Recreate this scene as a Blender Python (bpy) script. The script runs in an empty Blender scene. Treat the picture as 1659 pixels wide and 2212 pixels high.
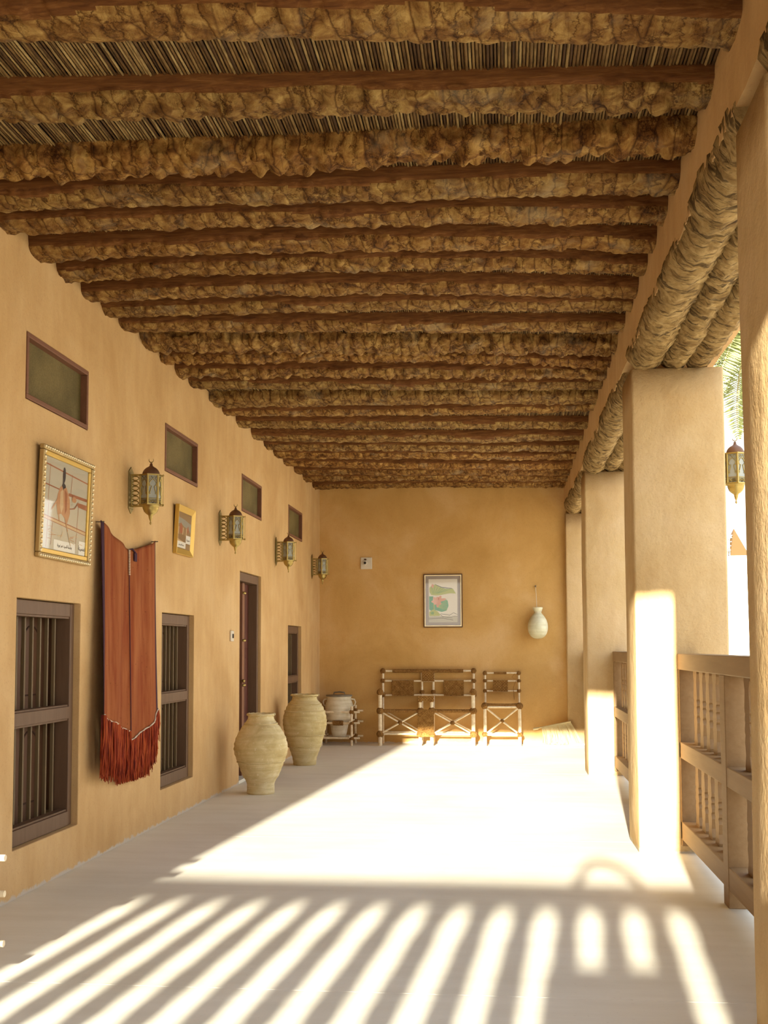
import bpy, math, random
from mathutils import Vector, Matrix, noise
PI = math.pi
random.seed(7)
C = bpy.context.scene.collection

# ------------------------------------------------------------------ camera
YAW, PITCH, ROLL = math.radians(6.094), math.radians(3.8), -0.003
Fv = Vector((-math.sin(YAW)*math.cos(PITCH), math.cos(YAW)*math.cos(PITCH), math.sin(PITCH)))
Rv = Vector((math.cos(YAW), math.sin(YAW), 0)); Uv = Rv.cross(Fv)
R2 = Rv*math.cos(ROLL) + Uv*math.sin(ROLL); U2 = -Rv*math.sin(ROLL) + Uv*math.cos(ROLL)
cam = bpy.data.objects.new('camera', bpy.data.cameras.new('camera')); C.objects.link(cam)
cam.data.sensor_width = 36; cam.data.sensor_fit = 'AUTO'; cam.data.lens = 39.548; cam.data.shift_y = 0.0598
cam.data.clip_start = 0.05; cam.data.clip_end = 300
m = Matrix((R2, U2, -Fv)).transposed().to_4x4(); m.translation = (0, 0, 1.3); cam.matrix_world = m
bpy.context.scene.camera = cam

# ------------------------------------------------------------------ light
sc = bpy.context.scene
sc.view_settings.view_transform = 'Standard'; sc.view_settings.look = 'None'
sc.view_settings.gamma = 1; sc.view_settings.use_curve_mapping = False
sc.view_settings.exposure = 0.0
sc.cycles.max_bounces = 10; sc.cycles.diffuse_bounces = 7; sc.cycles.transparent_max_bounces = 16
sc.cycles.sample_clamp_indirect = 12; sc.cycles.caustics_reflective = False; sc.cycles.caustics_refractive = False
w = bpy.data.worlds.new('sky'); sc.world = w; w.use_nodes = True
nt = w.node_tree; bg = nt.nodes['Background']
tc = nt.nodes.new('ShaderNodeTexCoord'); sx = nt.nodes.new('ShaderNodeSeparateXYZ'); cr = nt.nodes.new('ShaderNodeValToRGB')
nt.links.new(tc.outputs['Generated'], sx.inputs[0]); nt.links.new(sx.outputs['Z'], cr.inputs[0]); nt.links.new(cr.outputs[0], bg.inputs[0])
cr.color_ramp.elements[0].position = 0.0; cr.color_ramp.elements[0].color = (1.0, .93, .80, 1)
cr.color_ramp.elements[1].position = 0.7; cr.color_ramp.elements[1].color = (.62, .76, .95, 1)
e = cr.color_ramp.elements.new(.18); e.color = (.95, .95, .93, 1)
bg.inputs[1].default_value = 3.3
sun = bpy.data.objects.new('sun', bpy.data.lights.new('sun', 'SUN')); C.objects.link(sun)
sun.data.energy = 31.0; sun.data.color = (1.0, .93, .76); sun.data.angle = math.radians(.8)
sun.rotation_euler = Vector((.071, 1, -.19)).to_track_quat('-Z', 'Y').to_euler()

# ------------------------------------------------------------------ helpers
class MB:
    def __init__(s): s.v = []; s.f = []; s.mi = []; s.sm = []
    def add(s, vs, fs, mi=0, smooth=False, M=None):
        n = len(s.v)
        for p in vs:
            p = Vector(p)
            s.v.append(M @ p if M else p)
        for f in fs: s.f.append([n+i for i in f]); s.mi.append(mi); s.sm.append(smooth)
        return s
    def box(s, a, b, mi=0, M=None):
        x0, y0, z0 = a; x1, y1, z1 = b
        vs = [(x0,y0,z0),(x1,y0,z0),(x1,y1,z0),(x0,y1,z0),(x0,y0,z1),(x1,y0,z1),(x1,y1,z1),(x0,y1,z1)]
        return s.add(vs, [(0,3,2,1),(4,5,6,7),(0,1,5,4),(1,2,6,5),(2,3,7,6),(3,0,4,7)], mi, False, M)
    def tube(s, pts, r, n=8, mi=0, cap=True, jit=0, M=None):
        pts = [Vector(p) for p in pts]; k = len(pts)
        rs = r if isinstance(r, (list, tuple)) else [r]*k
        vs = []; up = None
        for i, p in enumerate(pts):
            d = (pts[min(i+1, k-1)] - pts[max(i-1, 0)]).normalized()
            if up is None:
                up = d.orthogonal().normalized()
            else:
                up = (up - d*up.dot(d)).normalized()
            b = d.cross(up)
            for j in range(n):
                a = 2*PI*j/n; rr = rs[i]*(1 + (random.uniform(-jit, jit) if jit else 0))
                vs.append(p + (up*math.cos(a) + b*math.sin(a))*rr)
        fs = []
        for i in range(k-1):
            for j in range(n):
                j2 = (j+1) % n
                fs.append((i*n+j, i*n+j2, (i+1)*n+j2, (i+1)*n+j))
        s.add(vs, fs, mi, True, M)
        if cap:
            s.add(vs[:n], [tuple(range(n))[::-1]], mi, False, M); s.add(vs[-n:], [tuple(range(n))], mi, False, M)
        return s
    def lathe(s, prof, n=32, mi=0, c=(0,0,0), wob=0, M=None, seed=0, cap=True):
        vs = []; fs = []
        for i, (r, z) in enumerate(prof):
            for j in range(n):
                a = 2*PI*j/n
                q = r*(1 + wob*noise.noise(Vector((math.cos(a)*1.6+seed, math.sin(a)*1.6, z*6))))
                vs.append((c[0]+q*math.cos(a), c[1]+q*math.sin(a), c[2]+z))
        k = len(prof)
        for i in range(k-1):
            for j in range(n):
                j2 = (j+1) % n
                fs.append((i*n+j, i*n+j2, (i+1)*n+j2, (i+1)*n+j))
        s.add(vs, fs, mi, True, M)
        if cap:
            s.add(vs[:n], [tuple(range(n))[::-1]], mi, False, M)
            s.add(vs[-n:], [tuple(range(n))], mi, False, M)
        return s
    def ball(s, c, r, mi=0, n=10, sc=(1,1,1), wob=.12, M=None):
        vs = []; fs = []; c = Vector(c); m_ = n//2+1
        for i in range(m_+1):
            ph = PI*i/m_
            for j in range(n):
                a = 2*PI*j/n
                d = Vector((math.sin(ph)*math.cos(a)*sc[0], math.sin(ph)*math.sin(a)*sc[1], math.cos(ph)*sc[2]))
                q = r*(1+wob*noise.noise(d*3+c*17))
                vs.append(c + d*q)
        for i in range(m_):
            for j in range(n):
                j2 = (j+1) % n
                fs.append((i*n+j, (i+1)*n+j, (i+1)*n+j2, i*n+j2))
        return s.add(vs, fs, mi, True, M)
    def prism(s, poly, a, b, ax, mi=0, M=None):
        """poly: 2D points, extruded from a to b along axis ax (0,1,2)"""
        def P(p, t):
            if ax == 0: return (t, p[0], p[1])
            if ax == 1: return (p[0], t, p[1])
            return (p[0], p[1], t)
        n = len(poly); vs = [P(p, a) for p in poly] + [P(p, b) for p in poly]
        fs = [tuple(range(n))[::-1], tuple(range(n, 2*n))] + [(i, (i+1) % n, n+(i+1) % n, n+i) for i in range(n)]
        return s.add(vs, fs, mi, False, M)
    def mesh(s, name, mats):
        me = bpy.data.meshes.new(name); me.from_pydata([tuple(v) for v in s.v], [], s.f)
        for mt in (mats if isinstance(mats, (list, tuple)) else [mats]): me.materials.append(mt)
        me.polygons.foreach_set('material_index', s.mi); me.polygons.foreach_set('use_smooth', s.sm)
        me.update()
        return me
    def build(s, name, mats, parent=None, bevel=0, seg=2, **tags):
        o = bpy.data.objects.new(name, s.mesh(name, mats)); C.objects.link(o)
        if parent: o.parent = parent
        if bevel:
            b = o.modifiers.new('bevel', 'BEVEL'); b.width = bevel; b.segments = seg; b.limit_method = 'ANGLE'; b.angle_limit = math.radians(40)
        for k, v in tags.items(): o[k] = v
        return o

def fixn(o):
    import bmesh
    bm = bmesh.new(); bm.from_mesh(o.data); bmesh.ops.remove_doubles(bm, verts=bm.verts, dist=1e-5)
    bmesh.ops.recalc_face_normals(bm, faces=bm.faces); bm.to_mesh(o.data); bm.free(); return o

def thing(name, label, cat, loc=(0,0,0), rz=0, group=None):
    o = bpy.data.objects.new(name, None); C.objects.link(o); o.location = loc; o.rotation_euler.z = rz
    o.empty_display_size = .1
    o['label'] = label; o['category'] = cat
    if group: o['group'] = group
    return o

def dup(root, loc, rz=None, label=None, group=None):
    def cp(o, par):
        c = o.copy(); C.objects.link(c)
        if par: c.parent = par
        for ch in kids.get(o, []): cp(ch, c)
        return c
    kids = {}
    def walk(o):
        kids[o] = list(o.children)
        for ch in kids[o]: walk(ch)
    walk(root)
    r = cp(root, None); r.location = loc
    if rz is not None: r.rotation_euler.z = rz
    if label: r['label'] = label
    if group: r['group'] = group
    return r

def smooth_prof(p, n=3):
    out = []
    for i in range(len(p)-1):
        a = p[max(i-1, 0)]; b = p[i]; c = p[i+1]; d = p[min(i+2, len(p)-1)]
        for k in range(n):
            t = k/n
            out.append(tuple(.5*((2*b[q]) + (-a[q]+c[q])*t + (2*a[q]-5*b[q]+4*c[q]-d[q])*t*t + (-a[q]+3*b[q]-3*c[q]+d[q])*t**3) for q in (0, 1)))
    return out+[p[-1]]

# ------------------------------------------------------------------ materials
def mat(name, col, rough=.8, metal=0, spec=.3):
    m = bpy.data.materials.new(name); m.use_nodes = True
    b = m.node_tree.nodes['Principled BSDF']
    b.inputs['Base Color'].default_value = (*col, 1); b.inputs['Roughness'].default_value = rough
    b.inputs['Metallic'].default_value = metal; b.inputs['Specular IOR Level'].default_value = spec
    return m
def nodes(m): return m.node_tree.nodes, m.node_tree.links, m.node_tree.nodes['Principled BSDF']
def coords(m, scale=(1,1,1), rnd=False):
    N, L, b = nodes(m)
    t = N.new('ShaderNodeTexCoord'); mp = N.new('ShaderNodeMapping'); mp.inputs['Scale'].default_value = scale
    L.new(t.outputs['Object'], mp.inputs[0])
    if rnd:
        oi = N.new('ShaderNodeObjectInfo'); mu = N.new('ShaderNodeMath'); mu.operation = 'MULTIPLY'; mu.inputs[1].default_value = 37
        L.new(oi.outputs['Random'], mu.inputs[0]); cx = N.new('ShaderNodeCombineXYZ')
        L.new(mu.outputs[0], cx.inputs[0]); L.new(mu.outputs[0], cx.inputs[1]); L.new(cx.outputs[0], mp.inputs['Location'])
    return mp.outputs[0]
def noisetex(m, vec, scale, detail=4, rough=.55, dist=0):
    N, L, b = nodes(m); n = N.new('ShaderNodeTexNoise'); n.inputs['Scale'].default_value = scale
    n.inputs['Detail'].default_value = detail; n.inputs['Roughness'].default_value = rough; n.inputs['Distortion'].default_value = dist
    L.new(vec, n.inputs['Vector']); return n.outputs[0]
def ramp(m, fac, stops):
    N, L, b = nodes(m); r = N.new('ShaderNodeValToRGB'); L.new(fac, r.inputs[0])
    els = r.color_ramp.elements
    els[0].position, els[0].color = stops[0][0], (*stops[0][1], 1)
    els[1].position, els[1].color = stops[-1][0], (*stops[-1][1], 1)
    for p, c in stops[1:-1]: el = els.new(p); el.color = (*c, 1)
    return r.outputs[0]
def mix(m, a, b_, fac, mode='MIX'):
    N, L, b = nodes(m); x = N.new('ShaderNodeMix'); x.data_type = 'RGBA'; x.blend_type = mode
    for sock, v in ((x.inputs[0], fac), (x.inputs[6], a), (x.inputs[7], b_)):
        if hasattr(v, 'links') or isinstance(v, bpy.types.NodeSocket): L.new(v, sock)
        elif isinstance(v, tuple): sock.default_value = (*v, 1)
        else: sock.default_value = v
    return x.outputs[2]
def bump(m, h, strength=.3, dist=.01, prev=None):
    N, L, b = nodes(m); bp = N.new('ShaderNodeBump'); bp.inputs['Strength'].default_value = strength; bp.inputs['Distance'].default_value = dist
    L.new(h, bp.inputs['Height'])
    if prev: L.new(prev, bp.inputs['Normal'])
    L.new(bp.outputs[0], b.inputs['Normal']); return bp.outputs[0]
def base(m, c): m.node_tree.links.new(c, nodes(m)[2].inputs['Base Color'])

def plaster(name, c1, c2, c3, bs=.35, pits=True, streak=True):
    m = mat(name, c1, .85, 0, .2); v = coords(m)
    a = ramp(m, noisetex(m, v, 1.3, 5, .6, .4), [(.3, c1), (.5, c2), (.72, c3)])
    vs = coords(m, (2.2, 2.2, .55))
    s = ramp(m, noisetex(m, vs, 3.2, 4, .6), [(.35, (.90, .87, .84)), (.62, (1.0, 1.0, 1.0))])
    c = mix(m, a, s, .8 if streak else .3, 'MULTIPLY')
    sp = ramp(m, noisetex(m, v, 90, 2, .6), [(.30, (.86, .84, .82)), (.42, (1, 1, 1))])
    c = mix(m, c, sp, .7, 'MULTIPLY')
    # cement edge where wall meets floor
    N, L, b = nodes(m); t = N.new('ShaderNodeNewGeometry'); sxyz = N.new('ShaderNodeSeparateXYZ'); L.new(t.outputs['Position'], sxyz.inputs[0])
    ad = N.new('ShaderNodeMath'); ad.operation = 'MULTIPLY_ADD'; ad.inputs[1].default_value = .09; L.new(noisetex(m, v, 9, 4, .7), ad.inputs[0]); L.new(sxyz.outputs[2], ad.inputs[2])
    f = ramp(m, ad.outputs[0], [(.052, (1, 1, 1)), (.066, (0, 0, 0))])
    c = mix(m, c, (.50, .44, .36), f)
    base(m, c)
    p = bump(m, noisetex(m, v, 5.5, 6, .62), bs, .02)
    p = bump(m, noisetex(m, v, 60, 4, .6), bs*.5, .004, p)
    if pits:
        vo = N.new('ShaderNodeTexVoronoi'); vo.inputs['Scale'].default_value = 26; vo.inputs['Randomness'].default_value = 1
        L.new(coords(m, (1, 1, .55)), vo.inputs['Vector'])
        p = bump(m, ramp(m, vo.outputs['Distance'], [(.03, (0, 0, 0)), (.15, (1, 1, 1))]), .22, .003, p)
    return m
M = {}
M['plaster'] = plaster('ochre_plaster', (.50, .31, .130), (.57, .37, .168), (.62, .425, .215))
M['plaster_back'] = plaster('ochre_plaster_deep', (.49, .29, .09), (.57, .35, .125), (.64, .42, .19), .3, False, False)
M['plaster_col'] = plaster('column_plaster', (.50, .335, .15), (.56, .40, .205), (.62, .46, .27), .75)

def m_floor():
    m = mat('cement_screed', (.6, .54, .43), .62, 0, .35); v = coords(m)
    a = ramp(m, noisetex(m, v, .9, 6, .6, .6), [(.3, (.69, .66, .56)), (.55, (.76, .735, .64)), (.75, (.80, .78, .70))])
    vs = coords(m, (.35, 2.6, 1)); s = ramp(m, noisetex(m, vs, 3, 5, .6), [(.35, (.93, .92, .90)), (.6, (1, 1, 1))])
    c = mix(m, a, s, .8, 'MULTIPLY')
    sp = ramp(m, noisetex(m, v, 45, 3, .6), [(.27, (.8, .78, .74)), (.36, (1, 1, 1))])
    c = mix(m, c, sp, .5, 'MULTIPLY'); base(m, c)
    p = bump(m, noisetex(m, v, 7, 5, .6), .10, .01); bump(m, noisetex(m, v, 120, 3, .6), .10, .002, p)
    return m
M['floor'] = m_floor()

def m_bark():
    m = mat('palm_bark', (.3, .16, .06), .85, 0, .15)
    v = coords(m, (1, 1, 1), True)
    a = ramp(m, noisetex(m, v, 11, 6, .65, .8), [(.30, (.07, .028, .007)), (.44, (.18, .088, .024)), (.56, (.28, .165, .053)), (.74, (.46, .315, .118))])
    oi = m.node_tree.nodes.new('ShaderNodeObjectInfo'); tint = ramp(m, oi.outputs['Random'], [(0, (.82, .74, .62)), (.4, (1, .97, .88)), (.7, (.90, .95, .92)), (1, (1.0, .90, .72))]); a = mix(m, a, tint, 1.0, 'MULTIPLY')
    N, L, b = nodes(m)
    cm = coords(m, (1.25, .28, .28), True); wv = noisetex(m, v, 7, 5, .7)
    ad = N.new('ShaderNodeMix'); ad.data_type = 'RGBA'; ad.blend_type = 'ADD'; ad.inputs[0].default_value = .15
    L.new(cm, ad.inputs[6]); L.new(wv, ad.inputs[7])
    vo = N.new('ShaderNodeTexVoronoi'); vo.feature = 'DISTANCE_TO_EDGE'; vo.inputs['Scale'].default_value = 11; L.new(ad.outputs[2], vo.inputs['Vector'])
    ck = ramp(m, vo.outputs['Distance'], [(.0, (.16, .10, .06)), (.035, (.60, .50, .40)), (.09, (1, 1, 1))])
    fb = ramp(m, noisetex(m, coords(m, (8, .8, .8), True), 4.5, 5, .75, .8), [(.36, (.30, .22, .16)), (.47, (1, 1, 1))])
    c = mix(m, mix(m, a, ck, .85, 'MULTIPLY'), fb, .5, 'MULTIPLY')
    g = ramp(m, noisetex(m, v, 4, 4, .6), [(.55, (0, 0, 0)), (.75, (1, 1, 1))])
    c = mix(m, c, (.36, .31, .20), mix(m, (0, 0, 0), g, .35)); base(m, c)
    p = bump(m, vo.outputs['Distance'], .7, .03)
    p = bump(m, noisetex(m, v, 45, 5, .7), .7, .01, p)
    return m
M['bark'] = m_bark()
def m_split():
    m = mat('split_palm_wood', (.2, .09, .03), .8, 0, .15)
    v = coords(m, (1.2, 18, 18), True)
    base(m, ramp(m, noisetex(m, v, 3.5, 6, .65, .5), [(.3, (.075, .026, .007)), (.55, (.145, .058, .015)), (.75, (.23, .11, .035))]))
    bump(m, noisetex(m, v, 5, 5, .7), .5, .006); return m
M['split'] = m_split()
def m_log():
    m = mat('lintel_palm_bark', (.4, .3, .18), .88, 0, .15)
    v = coords(m, (1, 1, 1), True)
    a = ramp(m, noisetex(m, v, 14, 6, .65, .6), [(.3, (.15, .085, .028)), (.5, (.29, .19, .075)), (.75, (.46, .33, .15))])
    cm = coords(m, (2.2, 15, 2.2), True)
    ck = ramp(m, noisetex(m, cm, 1.6, 5, .7, 1.2), [(.40, (.10, .07, .04)), (.49, (1, 1, 1))])
    base(m, mix(m, a, ck, .8, 'MULTIPLY'))
    p = bump(m, noisetex(m, cm, 1.6, 5, .7, 1.2), .9, .02); bump(m, noisetex(m, v, 60, 4, .7), .5, .006, p)
    return m
M['log'] = m_log()
def m_reed():
    m = mat('reed_cane', (.3, .2, .08), .7, 0, .2); N, L, b = nodes(m)
    t = N.new('ShaderNodeTexCoord'); s = N.new('ShaderNodeSeparateXYZ'); L.new(t.outputs['Object'], s.inputs[0])
    mu = N.new('ShaderNodeMath'); mu.operation = 'MULTIPLY'; mu.inputs[1].default_value = 1/.0137; L.new(s.outputs[0], mu.inputs[0])
    fl = N.new('ShaderNodeMath'); fl.operation = 'ROUND'; L.new(mu.outputs[0], fl.inputs[0])
    wn = N.new('ShaderNodeTexWhiteNoise'); wn.noise_dimensions = '1D'; L.new(fl.outputs[0], wn.inputs['W'])
    c = ramp(m, wn.outputs['Value'], [(0, (.07, .033, .010)), (.45, (.17, .095, .030)), (.8, (.26, .165, .06)), (1, (.38, .27, .115))])
    v = coords(m, (20, 2, 1)); d = ramp(m, noisetex(m, v, 6, 4, .7), [(.38, (.35, .3, .25)), (.55, (1, 1, 1))])
    base(m, mix(m, c, d, .8, 'MULTIPLY')); return m
M['reed'] = m_reed()
M['mat_dark'] = mat('palm_mat_dark', (.05, .028, .012), .95)
def wood(name, c1, c2, sc=(1, 18, 18), rough=.55):
    m = mat(name, c1, rough, 0, .3); v = coords(m, sc)
    base(m, ramp(m, noisetex(m, v, 2.2, 5, .6, .4), [(.35, c1), (.7, c2)])); bump(m, noisetex(m, v, 6, 4, .6), .12, .004); return m
M['win_frame'] = wood('brown_painted_wood', (.115, .062, .032), (.145, .08, .043), (9, 9, 1.2))
M['win_bar'] = wood('olive_brown_bars', (.115, .075, .034), (.15, .10, .046), (9, 9, 1.2))
M['shutter'] = wood('brown_shutter_boards', (.10, .043, .019), (.135, .062, .028), (14, 14, 1))
M['groove'] = mat('shutter_groove', (.06, .028, .016), .9)
M['door'] = wood('dark_red_door', (.075, .018, .012), (.10, .028, .018), (12, 12, 1), .45)
M['door_mid'] = wood('door_middle_stile', (.19, .08, .04), (.24, .11, .055), (12, 12, 1), .5)
M['vent_frame'] = wood('vent_frame_wood', (.16, .065, .032), (.20, .085, .045), (9, 1, 9))
M['rail_wood'] = wood('railing_wood', (.245, .145, .062), (.285, .175, .08), (14, 1, 14), .6)
def m_screen():
    m = mat('dusty_vent_screen', (.17, .12, .04), .75, 0, .25); v = coords(m)
    c = ramp(m, noisetex(m, v, 3.2, 3, .5), [(.35, (.105, .078, .024)), (.65, (.175, .13, .048))])
    g = ramp(m, noisetex(m, v, 140, 1, .4), [(.4, (.75, .75, .7)), (.6, (1, 1, 1))]); base(m, mix(m, c, g, .8, 'MULTIPLY')); return m
M['screen'] = m_screen()
def m_clay(name, c1, c2, c3, bandz=22):
    m = mat(name, c1, .8, 0, .25); v = coords(m, (1, 1, 1), True)
    a = ramp(m, noisetex(m, v, 5, 6, .62, .6), [(.28, c1), (.5, c2), (.75, c3)])
    vb = coords(m, (.6, .6, 8), True); bnd = ramp(m, noisetex(m, vb, 4, 4, .6), [(.35, (.80, .76, .66)), (.6, (1, 1, 1))])
    c = mix(m, a, bnd, .8, 'MULTIPLY')
    sp = ramp(m, noisetex(m, v, 40, 3, .6), [(.62, (0, 0, 0)), (.74, (1, 1, 1))]); c = mix(m, c, (.80, .74, .58), mix(m, (0, 0, 0), sp, .6)); base(m, c)
    p = bump(m, noisetex(m, vb, 9, 5, .6), .4, .012); bump(m, noisetex(m, v, 50, 4, .6), .3, .004, p); return m
M['clay1'] = m_clay('weathered_clay', (.48, .37, .17), (.62, .51, .28), (.74, .65, .44))
M['clay2'] = m_clay('banded_clay', (.45, .34, .14), (.58, .47, .24), (.68, .59, .37))
M['clay3'] = m_clay('pale_clay', (.62, .55, .40), (.72, .66, .52), (.80, .75, .62))
M['gourd'] = m_clay('pale_glazed_clay', (.60, .58, .40), (.70, .68, .50), (.78, .76, .60)); nodes(M['gourd'])[2].inputs['Roughness'].default_value = .35
M['lid'] = wood('grey_lid', (.16, .13, .09), (.26, .22, .16), (5, 5, 5))
def m_pole():
    m = mat('peeled_pole', (.72, .58, .38), .6, 0, .3); v = coords(m, (3, 3, 3))
    base(m, ramp(m, noisetex(m, v, 9, 5, .6), [(.3, (.66, .52, .33)), (.6, (.82, .70, .50)), (.8, (.88, .79, .62))])); return m
M['pole'] = m_pole()
def m_rope():
    m = mat('palm_rope', (.40, .20, .06), .9, 0, .1); v = coords(m)
    N, L, b = nodes(m)
    base(m, ramp(m, noisetex(m, v, 60, 4, .7), [(.3, (.15, .065, .018)), (.5, (.32, .16, .045)), (.75, (.46, .26, .09))]))
    wv = N.new('ShaderNodeTexWave'); wv.inputs['Scale'].default_value = 40; wv.inputs['Distortion'].default_value = 4; L.new(v, wv.inputs['Vector'])
    bump(m, wv.outputs[0], .8, .006); return m
M['rope'] = m_rope()
def m_weave():
    m = mat('woven_palm_rope', (.42, .23, .07), .9, 0, .1); v = coords(m, (1, 1, 1)); N, L, b = nodes(m)
    ck = N.new('ShaderNodeTexChecker'); ck.inputs['Scale'].default_value = 55; L.new(v, ck.inputs['Vector'])
    c = mix(m, ramp(m, noisetex(m, v, 50, 4, .7), [(.3, (.20, .095, .025)), (.5, (.36, .19, .055)), (.75, (.48, .28, .10))]), mix(m, (1, 1, 1), (.62, .58, .5), ck.outputs[1]), .8, 'MULTIPLY')
    base(m, c); bump(m, ck.outputs[1], .6, .004); return m
M['weave'] = m_weave()
M['brass'] = mat('aged_brass', (.40, .30, .105), .38, 1)
M['brass_dark'] = mat('dull_brass', (.25, .185, .07), .5, 1)
M['dome'] = mat('brown_patina', (.17, .085, .045), .5, .5)
M['frost'] = mat('frosted_glass', (.33, .34, .30), .35, 0, .5)
M['pierced'] = mat('pale_pierced_metal', (.72, .66, .48), .4, .4)
M['white_plastic'] = mat('white_plastic', (.62, .56, .46), .4, 0, .5)
M['black'] = mat('dark_hole', (.03, .02, .015), .6)
M['gold'] = mat('gold_leaf_frame', (.42, .30, .13), .42, .6)
M['gold_pale'] = mat('pale_gold', (.78, .66, .42), .35, .6)
M['gold2'] = mat('yellow_gold_frame', (.56, .36, .08), .42, .5)
M['frame_dark'] = mat('dark_brown_moulding', (.10, .045, .02), .5)
M['mount_grey'] = mat('grey_mount', (.33, .28, .25), .8)
M['paper'] = mat('cream_paper', (.74, .70, .60), .8)
M['paper_grey'] = mat('grey_cream_paper', (.50, .47, .37), .8)
M['paper_old'] = mat('aged_print_paper', (.50, .45, .34), .8)
M['sepia'] = mat('sepia_line', (.36, .13, .06), .8)
M['sepia2'] = mat('sepia_wash', (.50, .25, .12), .8)
M['tan_wash'] = mat('tan_wash', (.58, .40, .22), .8)
M['ink'] = mat('black_ink', (.05, .045, .05), .8)
M['label_white'] = mat('label_paper', (.80, .78, .70), .8)
M['leaf_y'] = mat('yellow_green_paint', (.42, .46, .10), .8)
M['leaf_g'] = mat('green_paint', (.16, .32, .07), .8)
M['leaf_t'] = mat('teal_green_paint', (.10, .34, .18), .8)
M['pink'] = mat('pink_paint', (.72, .40, .30), .8)
M['pink2'] = mat('deep_pink_paint', (.55, .18, .13), .8)
M['photo_sky'] = mat('photo_grey_sky', (.28, .28, .24), .8)
M['photo_brown'] = mat('photo_brown', (.27, .17, .085), .8)
M['photo_dark'] = mat('photo_dark', (.20, .12, .06), .8)
M['photo_red'] = mat('photo_red', (.34, .09, .05), .8)
M['steel'] = mat('nail_steel', (.2, .17, .14), .4, .8)
M['string'] = mat('white_string', (.66, .60, .48), .9)
def m_glass():
    m = bpy.data.materials.new('picture_glass'); m.use_nodes = True; N = m.node_tree.nodes; L = m.node_tree.links
    N.clear(); o = N.new('ShaderNodeOutputMaterial'); mx = N.new('ShaderNodeMixShader'); tr = N.new('ShaderNodeBsdfTransparent'); gl = N.new('ShaderNodeBsdfGlossy')
    gl.inputs['Roughness'].default_value = .03; lw = N.new('ShaderNodeLayerWeight'); lw.inputs[0].default_value = .5; pw = N.new('ShaderNodeMath'); pw.operation = 'POWER'; pw.inputs[1].default_value = 4; L.new(lw.outputs['Facing'], pw.inputs[0]); fr = N.new('ShaderNodeMath'); fr.operation = 'MULTIPLY_ADD'; fr.inputs[1].default_value = .45; fr.inputs[2].default_value = .03; L.new(pw.outputs[0], fr.inputs[0])
    L.new(fr.outputs[0], mx.inputs[0]); L.new(tr.outputs[0], mx.inputs[1]); L.new(gl.outputs[0], mx.inputs[2]); L.new(mx.outputs[0], o.inputs[0]); return m
M['glass'] = m_glass()
def m_cloth():
    m = mat('rust_cloth', (.33, .10, .035), .9, 0, .1); v = coords(m, (6, 6, .8))
    c = ramp(m, noisetex(m, v, 2.2, 4, .6), [(.3, (.20, .040, .014)), (.5, (.255, .075, .025)), (.72, (.33, .115, .042))])
    sp = ramp(m, noisetex(m, coords(m), 55, 2, .5), [(.25, (.5, .45, .4)), (.33, (1, 1, 1))]); base(m, mix(m, c, sp, .8, 'MULTIPLY'))
    bump(m, noisetex(m, coords(m, (90, 90, 60)), 3, 2, .5), .2, .002); return m
M['cloth'] = m_cloth()
M['cloth_dark'] = mat('indigo_border', (.045, .015, .03), .9)
def m_fr():
    m = mat('red_fringe_yarn', (.36, .06, .03), .9, 0, .1); v = coords(m, (40, 40, 2))
    base(m, ramp(m, noisetex(m, v, 2, 3, .6), [(.32, (.06, .010, .012)), (.5, (.27, .038, .014)), (.68, (.46, .11, .032))])); return m
M['fringe'] = m_fr()
M['braid'] = mat('cream_braid', (.62, .50, .36), .9)
M['white_wall'] = mat('whitewashed_wall', (.82, .80, .76), .9)
def m_ground():
    m = mat('sandy_ground', (.62, .52, .36), .95); v = coords(m)
    base(m, ramp(m, noisetex(m, v, .5, 5, .6), [(.3, (.58, .48, .34)), (.7, (.68, .58, .43))])); return m
M['ground'] = m_ground()
M['frond'] = mat('palm_leaflet', (.29, .32, .12), .5); M['frond_stem'] = mat('frond_stem', (.42, .36, .16), .6)
M['strip'] = mat('dried_palm_strip', (.60, .50, .28), .8)
M['unseen_caster'] = mat('caster_canvas', (.20, .15, .10), .9)  # surface of the unseen shape added to cast a shadow
M['tie'] = mat('copper_facet', (.10, .05, .015), .6, .1)

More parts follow.
